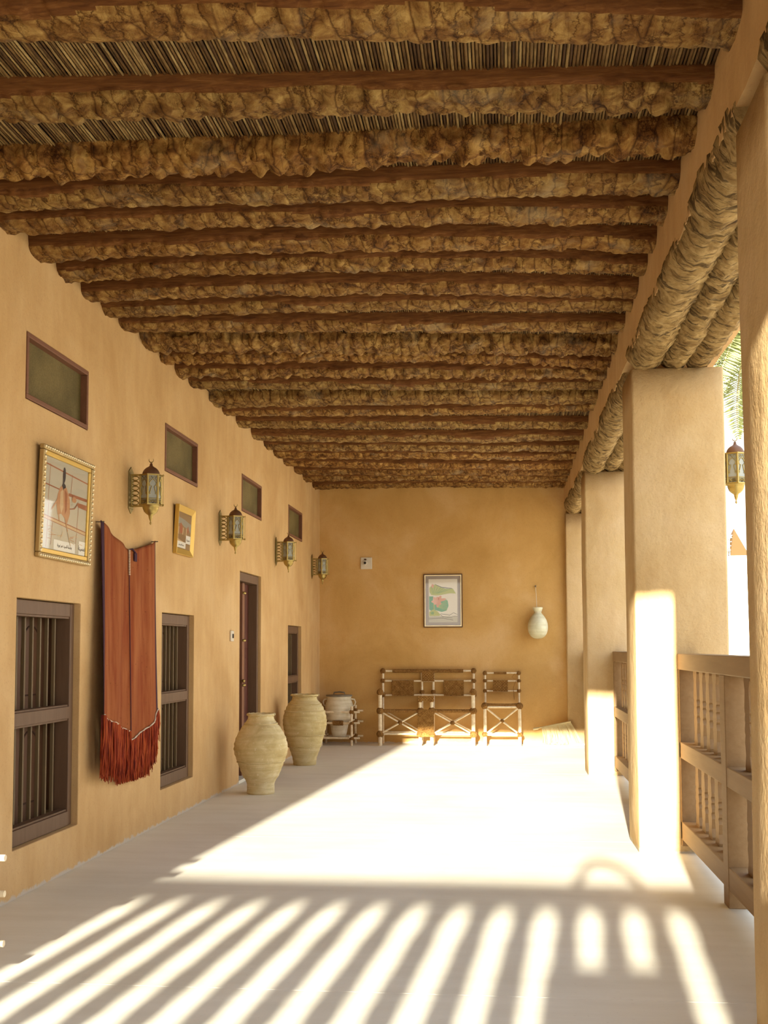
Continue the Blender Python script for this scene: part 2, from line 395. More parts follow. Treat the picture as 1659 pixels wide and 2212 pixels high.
# ------------------------------------------------------------------ structure
def wall_x(name, X, y0, y1, z0, z1, holes, depth, m, normal=1, parent=None):
    """wall in plane x=X facing +x, holes = (ya,yb,za,zb); reveal to X-depth"""
    ys = sorted({y0, y1, *[h[0] for h in holes], *[h[1] for h in holes]}); zs = sorted({z0, z1, *[h[2] for h in holes], *[h[3] for h in holes]})
    mb = MB(); idx = {}
    def V(x, y, z):
        k = (x, y, z)
        if k not in idx: idx[k] = len(mb.v); mb.v.append(Vector(k))
        return idx[k]
    def inh(y, z): return any(h[0] < y < h[1] and h[2] < z < h[3] for h in holes)
    XB = X - depth
    def F(*a): mb.f.append(list(a)); mb.mi.append(0); mb.sm.append(False)
    ny, nz = len(ys)-1, len(zs)-1
    solid = [[not inh((ys[i]+ys[i+1])/2, (zs[j]+zs[j+1])/2) for j in range(nz)] for i in range(ny)]
    for i in range(ny):
        for j in range(nz):
            if not solid[i][j]: continue
            a, b, c, d = ys[i], ys[i+1], zs[j], zs[j+1]
            F(V(X, a, c), V(X, b, c), V(X, b, d), V(X, a, d)); F(V(XB, a, c), V(XB, a, d), V(XB, b, d), V(XB, b, c))
            if i == 0 or not solid[i-1][j]: F(V(X, a, c), V(X, a, d), V(XB, a, d), V(XB, a, c))
            if i == ny-1 or not solid[i+1][j]: F(V(X, b, c), V(XB, b, c), V(XB, b, d), V(X, b, d))
            if j == 0 or not solid[i][j-1]: F(V(X, a, c), V(XB, a, c), V(XB, b, c), V(X, b, c))
            if j == nz-1 or not solid[i][j+1]: F(V(X, a, d), V(X, b, d), V(XB, b, d), V(XB, a, d))
    o = mb.build(name, m, parent, .012, 3, kind='structure'); return fixn(o)

XL, XC, YB, ZS = -2.55, .835, 15.45, 3.545
W_Y = [(3.18, 4.09), (5.68, 6.58), (8.21, 9.09), (13.15, 14.04)]
V_Y = [(3.23, 4.14), (5.74, 6.65), (8.24, 9.155), (10.75, 11.66), (13.155, 14.07)]
D_Y = (10.70, 11.66)
holes = [(a, b, .252, 1.573) for a, b in W_Y] + [(a, b, 2.648, 3.018) for a, b in V_Y] + [(D_Y[0], D_Y[1], -.02, 2.055)]
wall_x('wall_left', XL, -.9, YB+.1, -.02, 3.62, holes, .26, M['plaster'])
MB().box((XL-.3, YB, -.02), (1.44, YB+.3, 3.62)).build('wall_back', M['plaster_back'], kind='structure')
MB().box((XL-.32, -.9, -.05), (XL-.26, YB+.3, 3.62)).build('wall_left_backing', M['mat_dark'], kind='structure')
# left pier at the near end, standing a little proud of the wall
MB().box((XL-.05, -.55, 0), (-2.44, .05, 3.56)).build('wall_left_pier', M['plaster'], bevel=.02, kind='structure')

# floor slabs with joints
fl = MB().box((XL-.1, -.9, -.12), (1.5, YB+.05, -.03)).build('floor', M['floor'], kind='structure')
joints = [-.9, .85, 4.32, 7.75, 11.82, YB]
for i in range(len(joints)-1):
    sl = MB().box((XL+.002, joints[i]+.0006, -.03), (1.47, joints[i+1]-.0006, 0)).build('slab', M['floor'], fl, .0012, 1)

# columns
cols = [(-.55, .05), (3.55, 4.01), (7.37, 7.90), (11.70, 12.23), (15.33, YB+.02)]
for k, (a, b) in enumerate(cols):
    mb = MB(); n = 14
    # hand-plastered shaft: rounded rectangle rings with slight irregularity
    x0, x1 = XC, 1.425; rr = .018
    ring = []
    for cx, cy, a0 in ((x1-rr, b-rr, 0), (x0+rr, b-rr, PI/2), (x0+rr, a+rr, PI), (x1-rr, a+rr, 1.5*PI)):
        for q in range(4):
            an = a0 + q/3*PI/2; ring.append((cx+rr*math.cos(an), cy+rr*math.sin(an)))
    rings = []
    for i in range(n+1):
        z = 3.11*i/n
        rings += [(x + .006*noise.noise(Vector((x*2, y*2, z*1.3+k*5))), y + .006*noise.noise(Vector((y*2+9, x*2, z*1.3+k*5))), z) for x, y in ring]
    q = len(ring)
    fs = [(i*q+j, i*q+(j+1) % q, (i+1)*q+(j+1) % q, (i+1)*q+j) for i in range(n) for j in range(q)] + [tuple(range(q))[::-1], tuple(range(n*q, n*q+q))]
    mb.add(rings, fs, 0, True)
    o = mb.build('column', M['plaster_col'], kind='structure')
    o['label'] = ['plastered square column at the near right corner of the gallery', 'nearest plastered column, cut by the right frame edge', 'plastered column at the far end of the near railing, broad sunlit face',
                  'third plastered column, behind the broad sunlit one', 'shallow plastered pilaster against the back wall'][k]

# side lintel (plaster band carrying the ceiling trunks) with palm logs tucked under it
def wobble_beam(name, a, b, m, along, parent=None, kind='structure', seg=60, amp=.012):
    """box with slightly irregular lower edges, along axis 'along'"""
    mb = MB(); vs = []; n = seg
    for i in range(n+1):
        t = i/n
        for (u, vv) in ((0, 0), (1, 0), (1, 1), (0, 1)):
            p = [a[0] + (b[0]-a[0])*u, a[1] + (b[1]-a[1])*u, a[2] + (b[2]-a[2])*vv]
            p[along] = a[along] + (b[along]-a[along])*t
            if vv == 0: p[2] += amp*noise.noise(Vector((p[along]*2.5, u*7, 1)))
            j = 1-along; p[j] += (amp*.6)*noise.noise(Vector((p[along]*2.5, u*5, vv*3+4)))
            vs.append(p)
    fs = [(i*4+j, i*4+(j+1) % 4, (i+1)*4+(j+1) % 4, (i+1)*4+j) for i in range(n) for j in range(4)] + [(0, 3, 2, 1), (n*4, n*4+1, n*4+2, n*4+3)]
    mb.add(vs, fs, 0, False); o = mb.build(name, m, parent, kind=kind); return fixn(o)
lint = wobble_beam('trim_1', (XC-.004, -.55, 3.205), (1.43, YB, 3.62), M['plaster'], 1, seg=110)
lint2 = wobble_beam('trim_2', (XL, -.50, 3.14), (XC+.02, .04, 3.62), M['plaster'], 0, seg=40)

def bark_tube(p0, p1, r, n=20, segs=90, amp=.018, pitch=.055, seed=0, sag=.0):
    """rough palm log with overlapping frond scars"""
    p0, p1 = Vector(p0), Vector(p1); d = (p1-p0); L_ = d.length; d.normalize()
    up = Vector((0, 0, 1)); side = d.cross(up).normalized(); vs = []
    for i in range(segs+1):
        t = i/segs; s = t*L_
        c = p0 + d*s + up*(-sag*math.sin(PI*t)) + side*(.012*noise.noise(Vector((s*.8, seed, 2)))) + up*(.010*noise.noise(Vector((s*.9, seed, 7))))
        for j in range(n):
            a = 2*PI*j/n
            w_ = s + .035*noise.noise(Vector((math.cos(a)*1.5+seed, math.sin(a)*1.5, s*2.2))) + (.5*pitch if j % 6 < 3 else 0)
            h = ((w_/pitch) % 1.0)
            q = r + amp*(h-.5) + amp*.9*noise.noise(Vector((s*16, math.cos(a)*3+seed, math.sin(a)*3))) + .02*r/.1*noise.noise(Vector((s*2, seed+a*.6, 0)))
            vs.append(c + (side*math.cos(a) + up*math.sin(a))*q)
    mb = MB()
    fs = [(i*n+j, i*n+(j+1) % n, (i+1)*n+(j+1) % n, (i+1)*n+j) for i in range(segs) for j in range(n)]
    mb.add(vs, fs, 0, True); mb.add(vs[:n], [tuple(range(n))[::-1]], 0); mb.add(vs[-n:], [tuple(range(n))], 0)
    return mb
logs = [(.945, .112, 3.212), (1.115, .085, 3.19), (1.275, .095, 3.20)]
bays = [(.0, 3.58), (3.97, 7.43), (7.84, 11.76), (12.17, 15.38)]
sd = 0
for (a, b) in bays:
    for (x, r, z) in logs:
        sd += 1
        fixn(bark_tube((x, a, z), (x+random.uniform(-.01, .01), b, z), r, segs=int((b-a)*42), seed=sd*3.1).build('palm_log', M['log'], lint))
for yy in (-.40, -.23, -.07):
    sd += 1
    fixn(bark_tube((XL+.12, yy, 3.20), (XC+.02, yy, 3.20), .095, segs=90, seed=sd*3.1).build('palm_log', M['log'], lint2))

# ceiling
ceil = MB().box((XL-.3, -.55, 3.575), (1.435, YB+.3, 3.66)).build('ceiling', M['mat_dark'], kind='structure')
mb = MB(); pitch = .0137; k = round((XL-.02)/pitch)
while k*pitch < XC+.03:
    x = k*pitch; k += 1
    r = random.uniform(.0052, .0070); z = 3.548 + random.uniform(-.004, .004)
    ys = [-.5, 2.5, 3.5] + [3.5+.35*i for i in range(1, 10)] + [7.5, 9, 11, 13, YB]
    pts = [(x+random.uniform(-.0006, .0006), y, z+random.uniform(-.002, .002)) for y in ys]
    mb.tube(pts, r, 5, cap=False)
mb.build('reeds', M['reed'], ceil, kind='stuff')

# split palm-trunk beams; (y at left wall, at x=-.7, at right lintel) of the rear lower edge, width, bark share
B = [(3.33, 3.45, 3.62, .24, .6), (3.72, 3.87, 4.10, .27, .35), (4.33, 4.45, 4.58, .26, .75), (4.91, 4.96, 4.975, .25, 1.0), (5.265, 5.335, 5.43, .26, .6),
 (5.55, 5.65, 5.81, .23, .6), (5.98, 6.03, 6.23, .25, .6), (6.365, 6.36, 6.61, .25, .7), (6.74, 6.79, 7.06, .25, .65), (7.08, 7.13, 7.33, .25, .5), (7.41, 7.61, 7.82, .25, .55),
 (7.94, 8.20, 8.43, .34, 1.0), (8.29, 8.43, 8.80, .22, .8), (8.73, 8.94, 9.18, .28, .9), (9.09, 9.37, 9.55, .26, .5), (9.89, 9.97, 10.16, .40, .95), (10.20, 10.40, 10.42, .25, .6),
 (10.81, 11.07, 11.26, .33, .7), (11.50, 11.82, 11.90, .36, .5), (12.07, 12.36, 12.56, .34, .9), (12.58, 12.90, 13.12, .34, .8), (13.17, 13.62, 13.81, .38, .9), (13.84, 14.10, 14.34, .36, .85), (14.45, 14.56, 14.86, .36, .9), (15.17, 15.16, 15.42, .36, .9)]
yb = 3.33; pre = []
while yb > .5:
    yb -= .42; pre.append((yb, yb+.06, yb+.12, .26, .7))
for bi, (yl, ym, yr, wd, bark) in enumerate(pre[::-1] + B):
    x0, x1 = XL-.03, XC+.03; near = 3.2 < ym < 9
    nx = 330 if near else 170; nv = 22 if near else 14
    vs = []; mi = []
    # quadratic through three points
    xa, xb_, xc_ = XL, -.7, XC
    def yq(x): return (yl*(x-xb_)*(x-xc_)/((xa-xb_)*(xa-xc_)) + ym*(x-xa)*(x-xc_)/((xb_-xa)*(xb_-xc_)) + yr*(x-xa)*(x-xb_)/((xc_-xa)*(xc_-xb_)))
    s0 = bi*7.13; p_ = random.uniform(.055, .085); slant = random.uniform(-.5, .5); amp = .010*(.35+bark)*(1.45 if .7 < bark and near else 1)
    for i in range(nx+1):
        x = x0 + (x1-x0)*i/nx; y = yq(x) + .010*noise.noise(Vector((x*2.3, s0, 0)))
        wv = wd*(1 + .07*noise.noise(Vector((x*1.5, s0, 5))))
        zb = 3.452 + .010*noise.noise(Vector((x*2.0, s0, 9)))
        for j in range(nv+1):
            t = j/nv
            # profile from front top, down the split face, round the belly, up the back
            if t < .25:
                u = t/.25; py = -wv + .012*u; pz = .105 - .062*u
            elif t < .85:
                u = (t-.25)/.6; an = PI*u; py = -wv*.5 - (wv*.5-.012)*math.cos(an); pz = .043 - .043*math.sin(an)**.8
            else:
                u = (t-.85)/.15; py = -.012 + .012*u; pz = .043 + .062*u
            b_ = min(1, max(0, (t-(.27 if bark < .95 else .05))/.06))*min(1, max(0, (.98-t)/.05))
            q = 0
            if b_ > 0:
                w_ = x + slant*py + .05*noise.noise(Vector((x*3, py*9+s0, 3)))
                cell = noise.cell(Vector((w_/p_, py*7+s0, 2)))
                h = (w_/p_) % 1.0
                q = amp*((.5-abs(h-.45))*1.5 - .35) + amp*.9*(cell-.5) + amp*1.0*noise.noise(Vector((x*22, py*22+s0, pz*20)))
            else:
                q = .003*noise.noise(Vector((x*6, pz*60, s0)))
            if t < .25: vs.append((x, y+py - q, 3.452-3.452+zb+pz))
            else:
                cy = -wv*.5; dy, dz = (py-cy)/(wv*.5), (pz-.06)/.06; l_ = math.hypot(dy, dz) or 1
                vs.append((x, y+py + q*dy/l_, zb+pz + q*dz/l_))
    mb = MB(); fs = []; n1 = nv+1
    for i in range(nx):
        for j in range(nv):
            fs.append((i*n1+j, (i+1)*n1+j, (i+1)*n1+j+1, i*n1+j+1))
    mb.add(vs, fs, 0, True)
    jb = .27 if bark < .95 else .0
    for i in range(nx):
        xx = x0 + (x1-x0)*i/nx
        for j in range(nv):
            edge = jb + (1-bark)*.35*(noise.noise(Vector((xx*2.2, s0, 11)))*.9+.35) if bark < .95 else 0
            mb.mi[i*nv+j] = 1 if (j+.5)/nv < edge or (bark < .95 and (j+.5)/nv < jb) else 0
    # top cap
    top = [i*n1 for i in range(nx+1)]; bk = [i*n1+nv for i in range(nx+1)]
    for i in range(nx): mb.f.append([top[i], bk[i], bk[i+1], top[i+1]]); mb.mi.append(1); mb.sm.append(False)
    mb.f.append(list(range(n1))); mb.mi.append(1); mb.sm.append(False)
    mb.f.append([nx*n1+j for j in range(n1)][::-1]); mb.mi.append(1); mb.sm.append(False)
    mb.build('palm_beam', [M['bark'], M['split']], ceil)

# ------------------------------------------------------------------ windows, vents, door
def barred_window(i, ya, yb):
    r = bpy.data.objects.new('window_%d' % i, None); C.objects.link(r); r.location = (XL, ya, .252); r['kind'] = 'structure'
    Wd, H = yb-ya, 1.321; x0, x1 = -.13, -.040; st = .062
    fr = MB()
    fr.box((x0, .004, .004), (x1, st, H-.004)).box((x0, Wd-st, .004), (x1, Wd-.004, H-.004))
    fr.build('frame', M['win_frame'], r, .004)
    MB().box((x0, st, .004), (x1+.006, Wd-st, .088)).build('bottom_rail', M['win_frame'], r, .004)
    MB().box((x0, st, H-.082), (x1-.002, Wd-st, H-.004)).build('top_rail', M['win_frame'], r, .004)
    MB().box((x0+.01, st, .634), (x1+.004, Wd-st, .706)).build('middle_rail', M['win_frame'], r, .004)
    # thin bead lines on the rails
    for z in (H-.088, .628, .711, .093):
        MB().box((x0+.03, st, z-.006), (x1-.008, Wd-st, z+.006)).build('bead', M['win_frame'], r, .002)
    for k in range(7):
        y = st + (Wd-2*st)*(k+.6)/7.4
        MB().box((-.118, y-.009, .09), (-.098, y+.009, H-.085)).build('bar', M['win_bar'], r, .002)
    sh = MB().box((-.225, .0, .0), (-.205, Wd, H)).build('shutter', M['shutter'], r)
    MB().box((-.205, .004, .09), (-.13, .03, H-.08)).box((-.205, Wd-.03, .09), (-.13, Wd-.004, H-.08)).build('lining', M['shutter'], r)
    for z0, z1 in ((.10, .62), (.72, 1.23)):
        for k in range(2):
            c = Wd*(.27+.46*k); hw = .13; g = MB()
            pts = [(c-hw, z0+.06), (c-hw, z1-.19)] + [(c-hw*math.cos(a*PI/10), z1-.19+hw*math.sin(a*PI/10)*1.1) for a in range(1, 10)] + [(c+hw, z1-.19), (c+hw, z0+.06), (c-hw, z0+.06)]
            g.tube([(-.2045, p[0], p[1]) for p in pts], .006, 5)
            g.build('carved_arch', M['groove'], sh)
    return r
for i, (a, b) in enumerate(W_Y): barred_window(i+1, a, b)
def vent(i, ya, yb):
    r = bpy.data.objects.new('window_%d' % i, None); C.objects.link(r); r.location = (XL, ya, 2.648); r['kind'] = 'structure'
    W_, H = yb-ya, .37; s = .03
    MB().box((-.07, .003, .003), (.004, W_-.003, s)).box((-.07, .003, H-s), (.004, W_-.003, H-.003)).box((-.07, .003, s), (.004, s, H-s)).box((-.07, W_-s, s), (.004, W_-.003, H-s)).build('frame', M['vent_frame'], r, .003)
    MB().box((-.045, s, s), (-.038, W_-s, H-s)).build('screen', M['screen'], r)
for i, (a, b) in enumerate(V_Y): vent(i+5, a, b)
# door
r = bpy.data.objects.new('door_1', None); C.objects.link(r); r.location = (XL, D_Y[0], 0); r['kind'] = 'structure'
Wd = D_Y[1]-D_Y[0]
MB().box((-.15, .004, 0), (-.028, .07, 2.05)).box((-.15, Wd-.07, 0), (-.028, Wd-.004, 2.05)).build('frame', M['win_frame'], r, .004)
MB().box((-.15, .07, 1.965), (-.026, Wd-.07, 2.05)).build('head_rail', M['win_frame'], r, .004)
for s in (0, 1):
    y0_, y1_ = (.07, Wd/2-.004) if s == 0 else (Wd/2+.004, Wd-.07)
    d = MB().box((-.16, y0_, .01), (-.12, y1_, 1.965)).build('door_leaf', M['door'], r, .003)
    for z0, z1 in ((.15, .6), (.7, 1.2), (1.3, 1.85)):
        MB().box((-.121, y0_+.08, z0), (-.112, y1_-.10, z1)).build('panel', M['door'], d, .003)
mid = MB().box((-.12, Wd/2-.045, .01), (-.075, Wd/2+.045, 1.963)).build('middle_stile', M['door_mid'], r, .004)
for z in (.45, .93, 1.38, 1.86):
    k = MB()
    for dy in (-.028, 0, .028): k.ball((-.068, Wd/2+dy, z), .014, n=8, wob=0)
    k.box((-.075, Wd/2-.044, z-.012), (-.070, Wd/2+.044, z+.012)); k.build('brass_studs', M['brass'], mid)
MB().box((-.075, Wd/2-.09, .965), (-.045, Wd/2-.055, .985)).ball((-.05, Wd/2-.1, .975), .018, n=8, wob=0).build('door_handle', M['brass'], r)
MB().box((-.20, .0, .0), (.0, Wd, .03)).build('threshold', M['floor'], r)

# ------------------------------------------------------------------ railings
WT = [(0, .115), (.05, .13), (.15, .088), (.34, .118), (.385, .112), (.40, .086), (.45, .112), (.475, .112), (.49, .088), (.56, .122), (.60, .122), (.625, .09), (.70, .122), (.84, .085), (.96, .125), (1, .115)]
def baluster_mesh(h, depth):
    mb = MB(); n = len(WT); vs = []
    for t, w_ in WT:
        for sx_, sy_ in ((-1, -1), (1, -1), (1, 1), (-1, 1)): vs.append((sx_*depth/2, sy_*w_/2, -t*h))
    fs = [(i*4+j, i*4+(j+1) % 4, (i+1)*4+(j+1) % 4, (i+1)*4+j) for i in range(n-1) for j in range(4)] + [(0, 3, 2, 1), ((n-1)*4, (n-1)*4+1, (n-1)*4+2, (n-1)*4+3)]
    mb.add(vs, fs); me = mb.mesh('baluster', M['rail_wood'])
    o = bpy.data.objects.new('tmp', me); fixn(o); bpy.data.objects.remove(o); return me
BU, BL_ = baluster_mesh(.457, .055), baluster_mesh(.397, .055)
def railing(label, loc, rz, length, stiles, first, last_pitch=.21, post=None, group=None):
    """runs along local +y; inner face at local x=0, depth to +x"""
    r = thing('railing', label, 'railing', loc, rz, group); D = .14
    MB().box((-.004, 0, 1.157), (D, length, 1.257)).build('top_rail', M['rail_wood'], r, .006)
    MB().box((0, 0, .60), (D-.01, length, .70)).build('middle_rail', M['rail_wood'], r, .004)
    MB().box((0, 0, .09), (D-.01, length, .203)).build('bottom_rail', M['rail_wood'], r, .004)
    for a, b, foot in stiles:
        MB().box((-.003 if foot else .0, a, .0 if foot else .05), (D-.02, b, 1.157)).build('post' if foot else 'stile', M['rail_wood'], r, .004)
    y = first
    while y < length-.04:
        if all(not (a-.055 < y < b+.055) for a, b, f in stiles):
            for me, z in ((BU, 1.157), (BL_, .60)):
                o = bpy.data.objects.new('baluster', me); C.objects.link(o); o.parent = r; o.location = (.092, y, z)
        y += last_pitch
    return r
railing('brown wooden railing with wavy balusters between the nearest column and the broad sunlit column', (1.10, 4.06, 0), 0, 3.34, [(0, .06, False), (1.78, 1.91, True), (3.27, 3.33, False)], .30, .213)
railing('brown wooden railing hidden between the two middle columns', (1.10, 7.88, 0), 0, 3.84, [(0, .06, False), (1.85, 1.98, True), (3.77, 3.83, False)], .2, .213)
railing('far brown wooden railing reaching the back wall, seen as a dark edge', (1.07, 12.22, 0), 0, 3.12, [(0, .06, False), (1.5, 1.62, True), (3.05, 3.11, False)], .2, .213)
railing('brown wooden railing beside the near corner column', (1.10, .03, 0), 0, 3.54, [(0, .06, False), (1.72, 1.85, True), (3.47, 3.53, False)], .2, .213)
# railing closing the near end of the gallery (its balusters cast the striped shadow)
railing('brown wooden railing across the near end of the gallery', (-2.44, -.23, 0), -PI/2, 3.28, [(0, .06, False), (3.20, 3.27, False)], .21, .21)

# ------------------------------------------------------------------ wall lanterns
def lantern():
    r = thing('wall_lantern', 'x', 'lantern')
    cx = .145; R_ = .072; hz = .098; ap = R_*math.cos(PI/6)
    MB().box((0, -.05, -.125), (.006, .05, .13)).prism([(-.05, .13), (.05, .13), (.0, .165)], 0, .006, 0).prism([(-.05, -.125), (.05, -.125), (.0, -.16)], 0, .006, 0).build('back_plate', M['brass_dark'], r, .002)
    br = MB()
    for z in (-.108, .108): br.box((.004, -.006, z-.006), (cx, .006, z+.006))
    for z in [-.085+.034*k for k in range(6)]:
        pts = [(.035+.024*math.cos(a*PI/5), 0, z+.014*math.sin(a*PI/5)) for a in range(11)]; br.tube(pts, .004, 5, cap=False)
    for x in (.008, .066): br.tube([(x, 0, -.11), (x, 0, .11)], .004, 6)
    br.build('bracket', M['brass'], r)
    pl = MB()
    hexp = lambda rad: [(cx+rad*math.cos(PI/6+k*PI/3), rad*math.sin(PI/6+k*PI/3)) for k in range(6)]
    for z in (-hz-.008, hz): pl.prism(hexp(R_+.010), z, z+.008, 2)
    pl.box((.2, -.004, -hz-.006), (.238, .004, -hz)).box((.2, -.004, hz), (.238, .004, hz+.006)); pl.tube([(.232, 0, -hz-.012), (.232, 0, hz+.012)], .0025, 6); pl.ball((.232, 0, -hz-.01), .006, n=6)
    for k in range(6):
        a = PI/6+k*PI/3; pl.tube([(cx+R_*math.cos(a), R_*math.sin(a), -hz), (cx+R_*math.cos(a), R_*math.sin(a), hz)], .005, 6)
    pl.build('frame', M['brass'], r)
    for k in range(6):
        a = k*PI/3; nx_, ny_ = math.cos(a), math.sin(a)
        T = Matrix.Translation((cx, 0, 0)) @ Matrix.Rotation(a, 4, 'Z') @ Matrix.Translation((ap-.004, 0, 0))
        g = MB().box((-.001, -R_/2+.004, -hz), (.001, R_/2-.004, hz), M=T).build('glass_pane', M['frost'], r)
        f = MB(); s = .030
        def L_(pts, rad=.0032): f.tube([T @ Vector((.004, p[0], p[1])) for p in pts], rad, 4)
        L_([(-s, -.062), (s, -.062)]); L_([(-s, -.098), (s, -.098)]); L_([(-s, .098), (s, .098)])
        for sg in (-1, 1):
            L_([(sg*s, -.098), (sg*s, .098)])
            L_([(sg*.026, -.028), (sg*.019, -.016), (sg*.013, .004), (sg*.010, .022), (sg*.024, .026), (sg*.025, .040), (sg*.017, .056), (0, .074)], .003)
            L_([(sg*.028, -.036), (sg*.017, -.030), (sg*.024, -.02)], .0028)
            L_([(sg*.026, .060), (sg*.016, .075), (sg*.022, .088), (sg*.010, .090), (sg*.004, .078)], .0024)
            L_([(sg*.028, -.066), (0, -.094), (sg*.0, -.07), (sg*.028, -.094)], .0024)
            L_([(sg*.028, -.08), (sg*.014, -.07), (0, -.08), (sg*.014, -.09), (sg*.028, -.08)], .0022)
            L_([(sg*.028, .02), (sg*.02, .03), (sg*.028, .04)], .0024)
        f.build('filigree', M['brass'], g)
    MB().lathe([(.060, hz+.006), (.060, hz+.014), (.057, hz+.026), (.049, hz+.042), (.036, hz+.055), (.020, hz+.064), (.011, hz+.072), (.009, hz+.086), (.002, hz+.092)], 20, c=(cx, 0, 0)).build('dome', M['dome'], r)
    c = MB(); pts = [(cx+.016*math.sin(a*PI/6)*1.0, 0, hz+.112-.017*math.cos(a*PI/6)) for a in range(-4, 5)]
    c.tube(pts, [.0012, .002, .003, .0036, .004, .0036, .003, .002, .0012], 6); c.tube([(cx, 0, hz+.085), (cx, 0, hz+.098)], .003, 6); c.build('crescent_finial', M['brass_dark'], r)
    MB().lathe([(.066, -hz-.008), (.058, -hz-.014), (.055, -hz-.03), (.047, -hz-.05), (.030, -hz-.066), (.017, -hz-.074), (.014, -hz-.085), (.011, -hz-.10), (.006, -hz-.112), (.0035, -hz-.120), (.008, -hz-.126), (.008, -hz-.130), (.002, -hz-.140)], 12, c=(cx, 0, 0)).build('bowl', M['brass'], r)
    return r
l0 = lantern(); l0.location = (XL, 7.46, 2.385); l0['label'] = 'brass wall lantern nearest the camera, above the red cloth'; l0['group'] = 'brass wall lanterns'
dup(l0, (XL, 9.91, 2.385), label='second brass wall lantern from the camera, by the upper left corner of the door', group='brass wall lanterns')
dup(l0, (XL, 12.42, 2.385), label='third brass wall lantern, between the two farthest small vents', group='brass wall lanterns')
dup(l0, (XL, 14.80, 2.385), label='farthest brass wall lantern, next to the back wall corner', group='brass wall lanterns')
dup(l0, (1.427, 7.79, 2.505), label='brass lantern outside on the outer face of the broad sunlit column', group='brass wall lanterns')

# ------------------------------------------------------------------ pictures
def sheet(name, mats, polys, parent, T):
    """polys: list of (mat index, [(u,v)...]) flat print layers, T maps (u, v, depth) to local"""
    mb = MB()
    for i, (mi, p) in enumerate(polys):
        mb.add([T(u, v, .0004*(i+1)*.25) for u, v in p], [tuple(range(len(p)))], mi)
    return mb.build(name, mats, parent)
def line(p, q, w_):
    dx, dy = q[0]-p[0], q[1]-p[1]; l_ = math.hypot(dx, dy) or 1; nx_, ny_ = -dy/l_*w_/2, dx/l_*w_/2
    return [(p[0]+nx_, p[1]+ny_), (q[0]+nx_, q[1]+ny_), (q[0]-nx_, q[1]-ny_), (p[0]-nx_, p[1]-ny_)]
def blob(cx, cy, rx, ry, n=14, rot=0, jag=0):
    o = []
    for k in range(n):
        a = 2*PI*k/n; q = 1+jag*noise.noise(Vector((math.cos(a)*2+cx*9, math.sin(a)*2, cy*9)))
        x, y = rx*q*math.cos(a), ry*q*math.sin(a); o.append((cx+x*math.cos(rot)-y*math.sin(rot), cy+x*math.sin(rot)+y*math.cos(rot)))
    return o
def text_mesh(body, size, parent, mw, m_):
    cu = bpy.data.curves.new('lettering', 'FONT'); cu.body = body; cu.size = size; cu.align_x = 'CENTER'; cu.align_y = 'CENTER'; cu.extrude = .0002; cu.offset = size*.02
    o = bpy.data.objects.new('tmp_t', cu); C.objects.link(o)
    bpy.context.view_layer.update(); me = bpy.data.meshes.new_from_object(o.evaluated_get(bpy.context.evaluated_depsgraph_get()))
    bpy.data.objects.remove(o); me.materials.clear(); me.materials.append(m_)
    t = bpy.data.objects.new('lettering', me); C.objects.link(t); t.parent = parent; t.matrix_local = mw; return t
TL = lambda u, v, d: (.012+d, u, v)       # left-wall pictures: u along +y, v up, face +x
WR = Matrix(((0, 0, 1, 0), (1, 0, 0, 0), (0, 1, 0, 0), (0, 0, 0, 1)))

# big sepia picture in a beaded gold frame
W1_, H1 = .755, .625
p1 = thing('framed_picture', 'large sepia picture in a beaded gold frame, on the left wall beside the nearest vent', 'picture', (XL, 5.885, 1.805))
p1.rotation_euler = (0, math.radians(2.0), 0)
fo = MB()
for a, b in (((0, 0), (W1_, .028)), ((0, H1-.028), (W1_, H1)), ((0, .028), (.028, H1-.028)), ((W1_-.028, .028), (W1_, H1-.028))): fo.box((.0, a[0], a[1]), (.030, b[0], b[1]))
fo.build('frame', M['gold'], p1, .006)
fi = MB()
for a, b in (((.028, .028), (W1_-.028, .055)), ((.028, H1-.055), (W1_-.028, H1-.028)), ((.028, .055), (.055, H1-.055)), ((W1_-.055, .055), (W1_-.028, H1-.055))): fi.box((.0, a[0], a[1]), (.022, b[0], b[1]))
fi.build('inner_moulding', M['gold2'], p1, .004)
bd = MB()
for k in range(26):
    y = .012+(W1_-.024)*k/25
    for z in (.012, H1-.012): bd.ball((.031, y, z), .0085, n=6, sc=(1, 1.25, 1), wob=0)
for k in range(1, 21):
    z = .012+(H1-.024)*k/21
    for y in (.012, W1_-.012): bd.ball((.031, y, z), .0085, n=6, sc=(1, 1, 1.25), wob=0)
bd.build('beading', M['gold_pale'], p1)
MB().box((0, .03, .03), (.011, W1_-.03, H1-.03)).build('backing', M['paper'], p1)
P = []; a0, b0, a1, b1 = .055, .055, W1_-.055, H1-.055; w_, h_ = a1-a0, b1-b0
U = lambda u, v: (a0+u*w_, b0+v*h_)
P.append((0, [U(0, 0), U(1, 0), U(1, 1), U(0, 1)]))
def ln(mi, p, q, t): P.append((mi, line(U(*p), U(*q), t)))
ln(1, (0, .92), (1, .86), .008); ln(1, (0, .70), (.42, .68), .007); ln(1, (.55, .66), (1, .66), .018); ln(1, (0, .36), (1, .28), .010); ln(3, (0, .345), (1, .265), .014); ln(1, (0, .33), (1, .245), .004)
for u, a, b in ((.12, .93, .5), (.12, .5, .02), (.62, .9, .66), (.80, .6, .28), (.22, .30, .05), (.78, .25, .05)): ln(1, (u, a), (u-.02, b), .005)
ln(1, (.42, .92), (.44, .80), .006)
P.append((2, [U(*q) for q in ((.34, .70), (.42, .76), (.50, .72), (.58, .60), (.60, .45), (.56, .36), (.52, .30), (.48, .38), (.40, .42), (.32, .40), (.28, .52), (.30, .62))]))
P.append((3, [U(*q) for q in ((.36, .66), (.42, .70), (.44, .5), (.40, .42), (.36, .5))]))
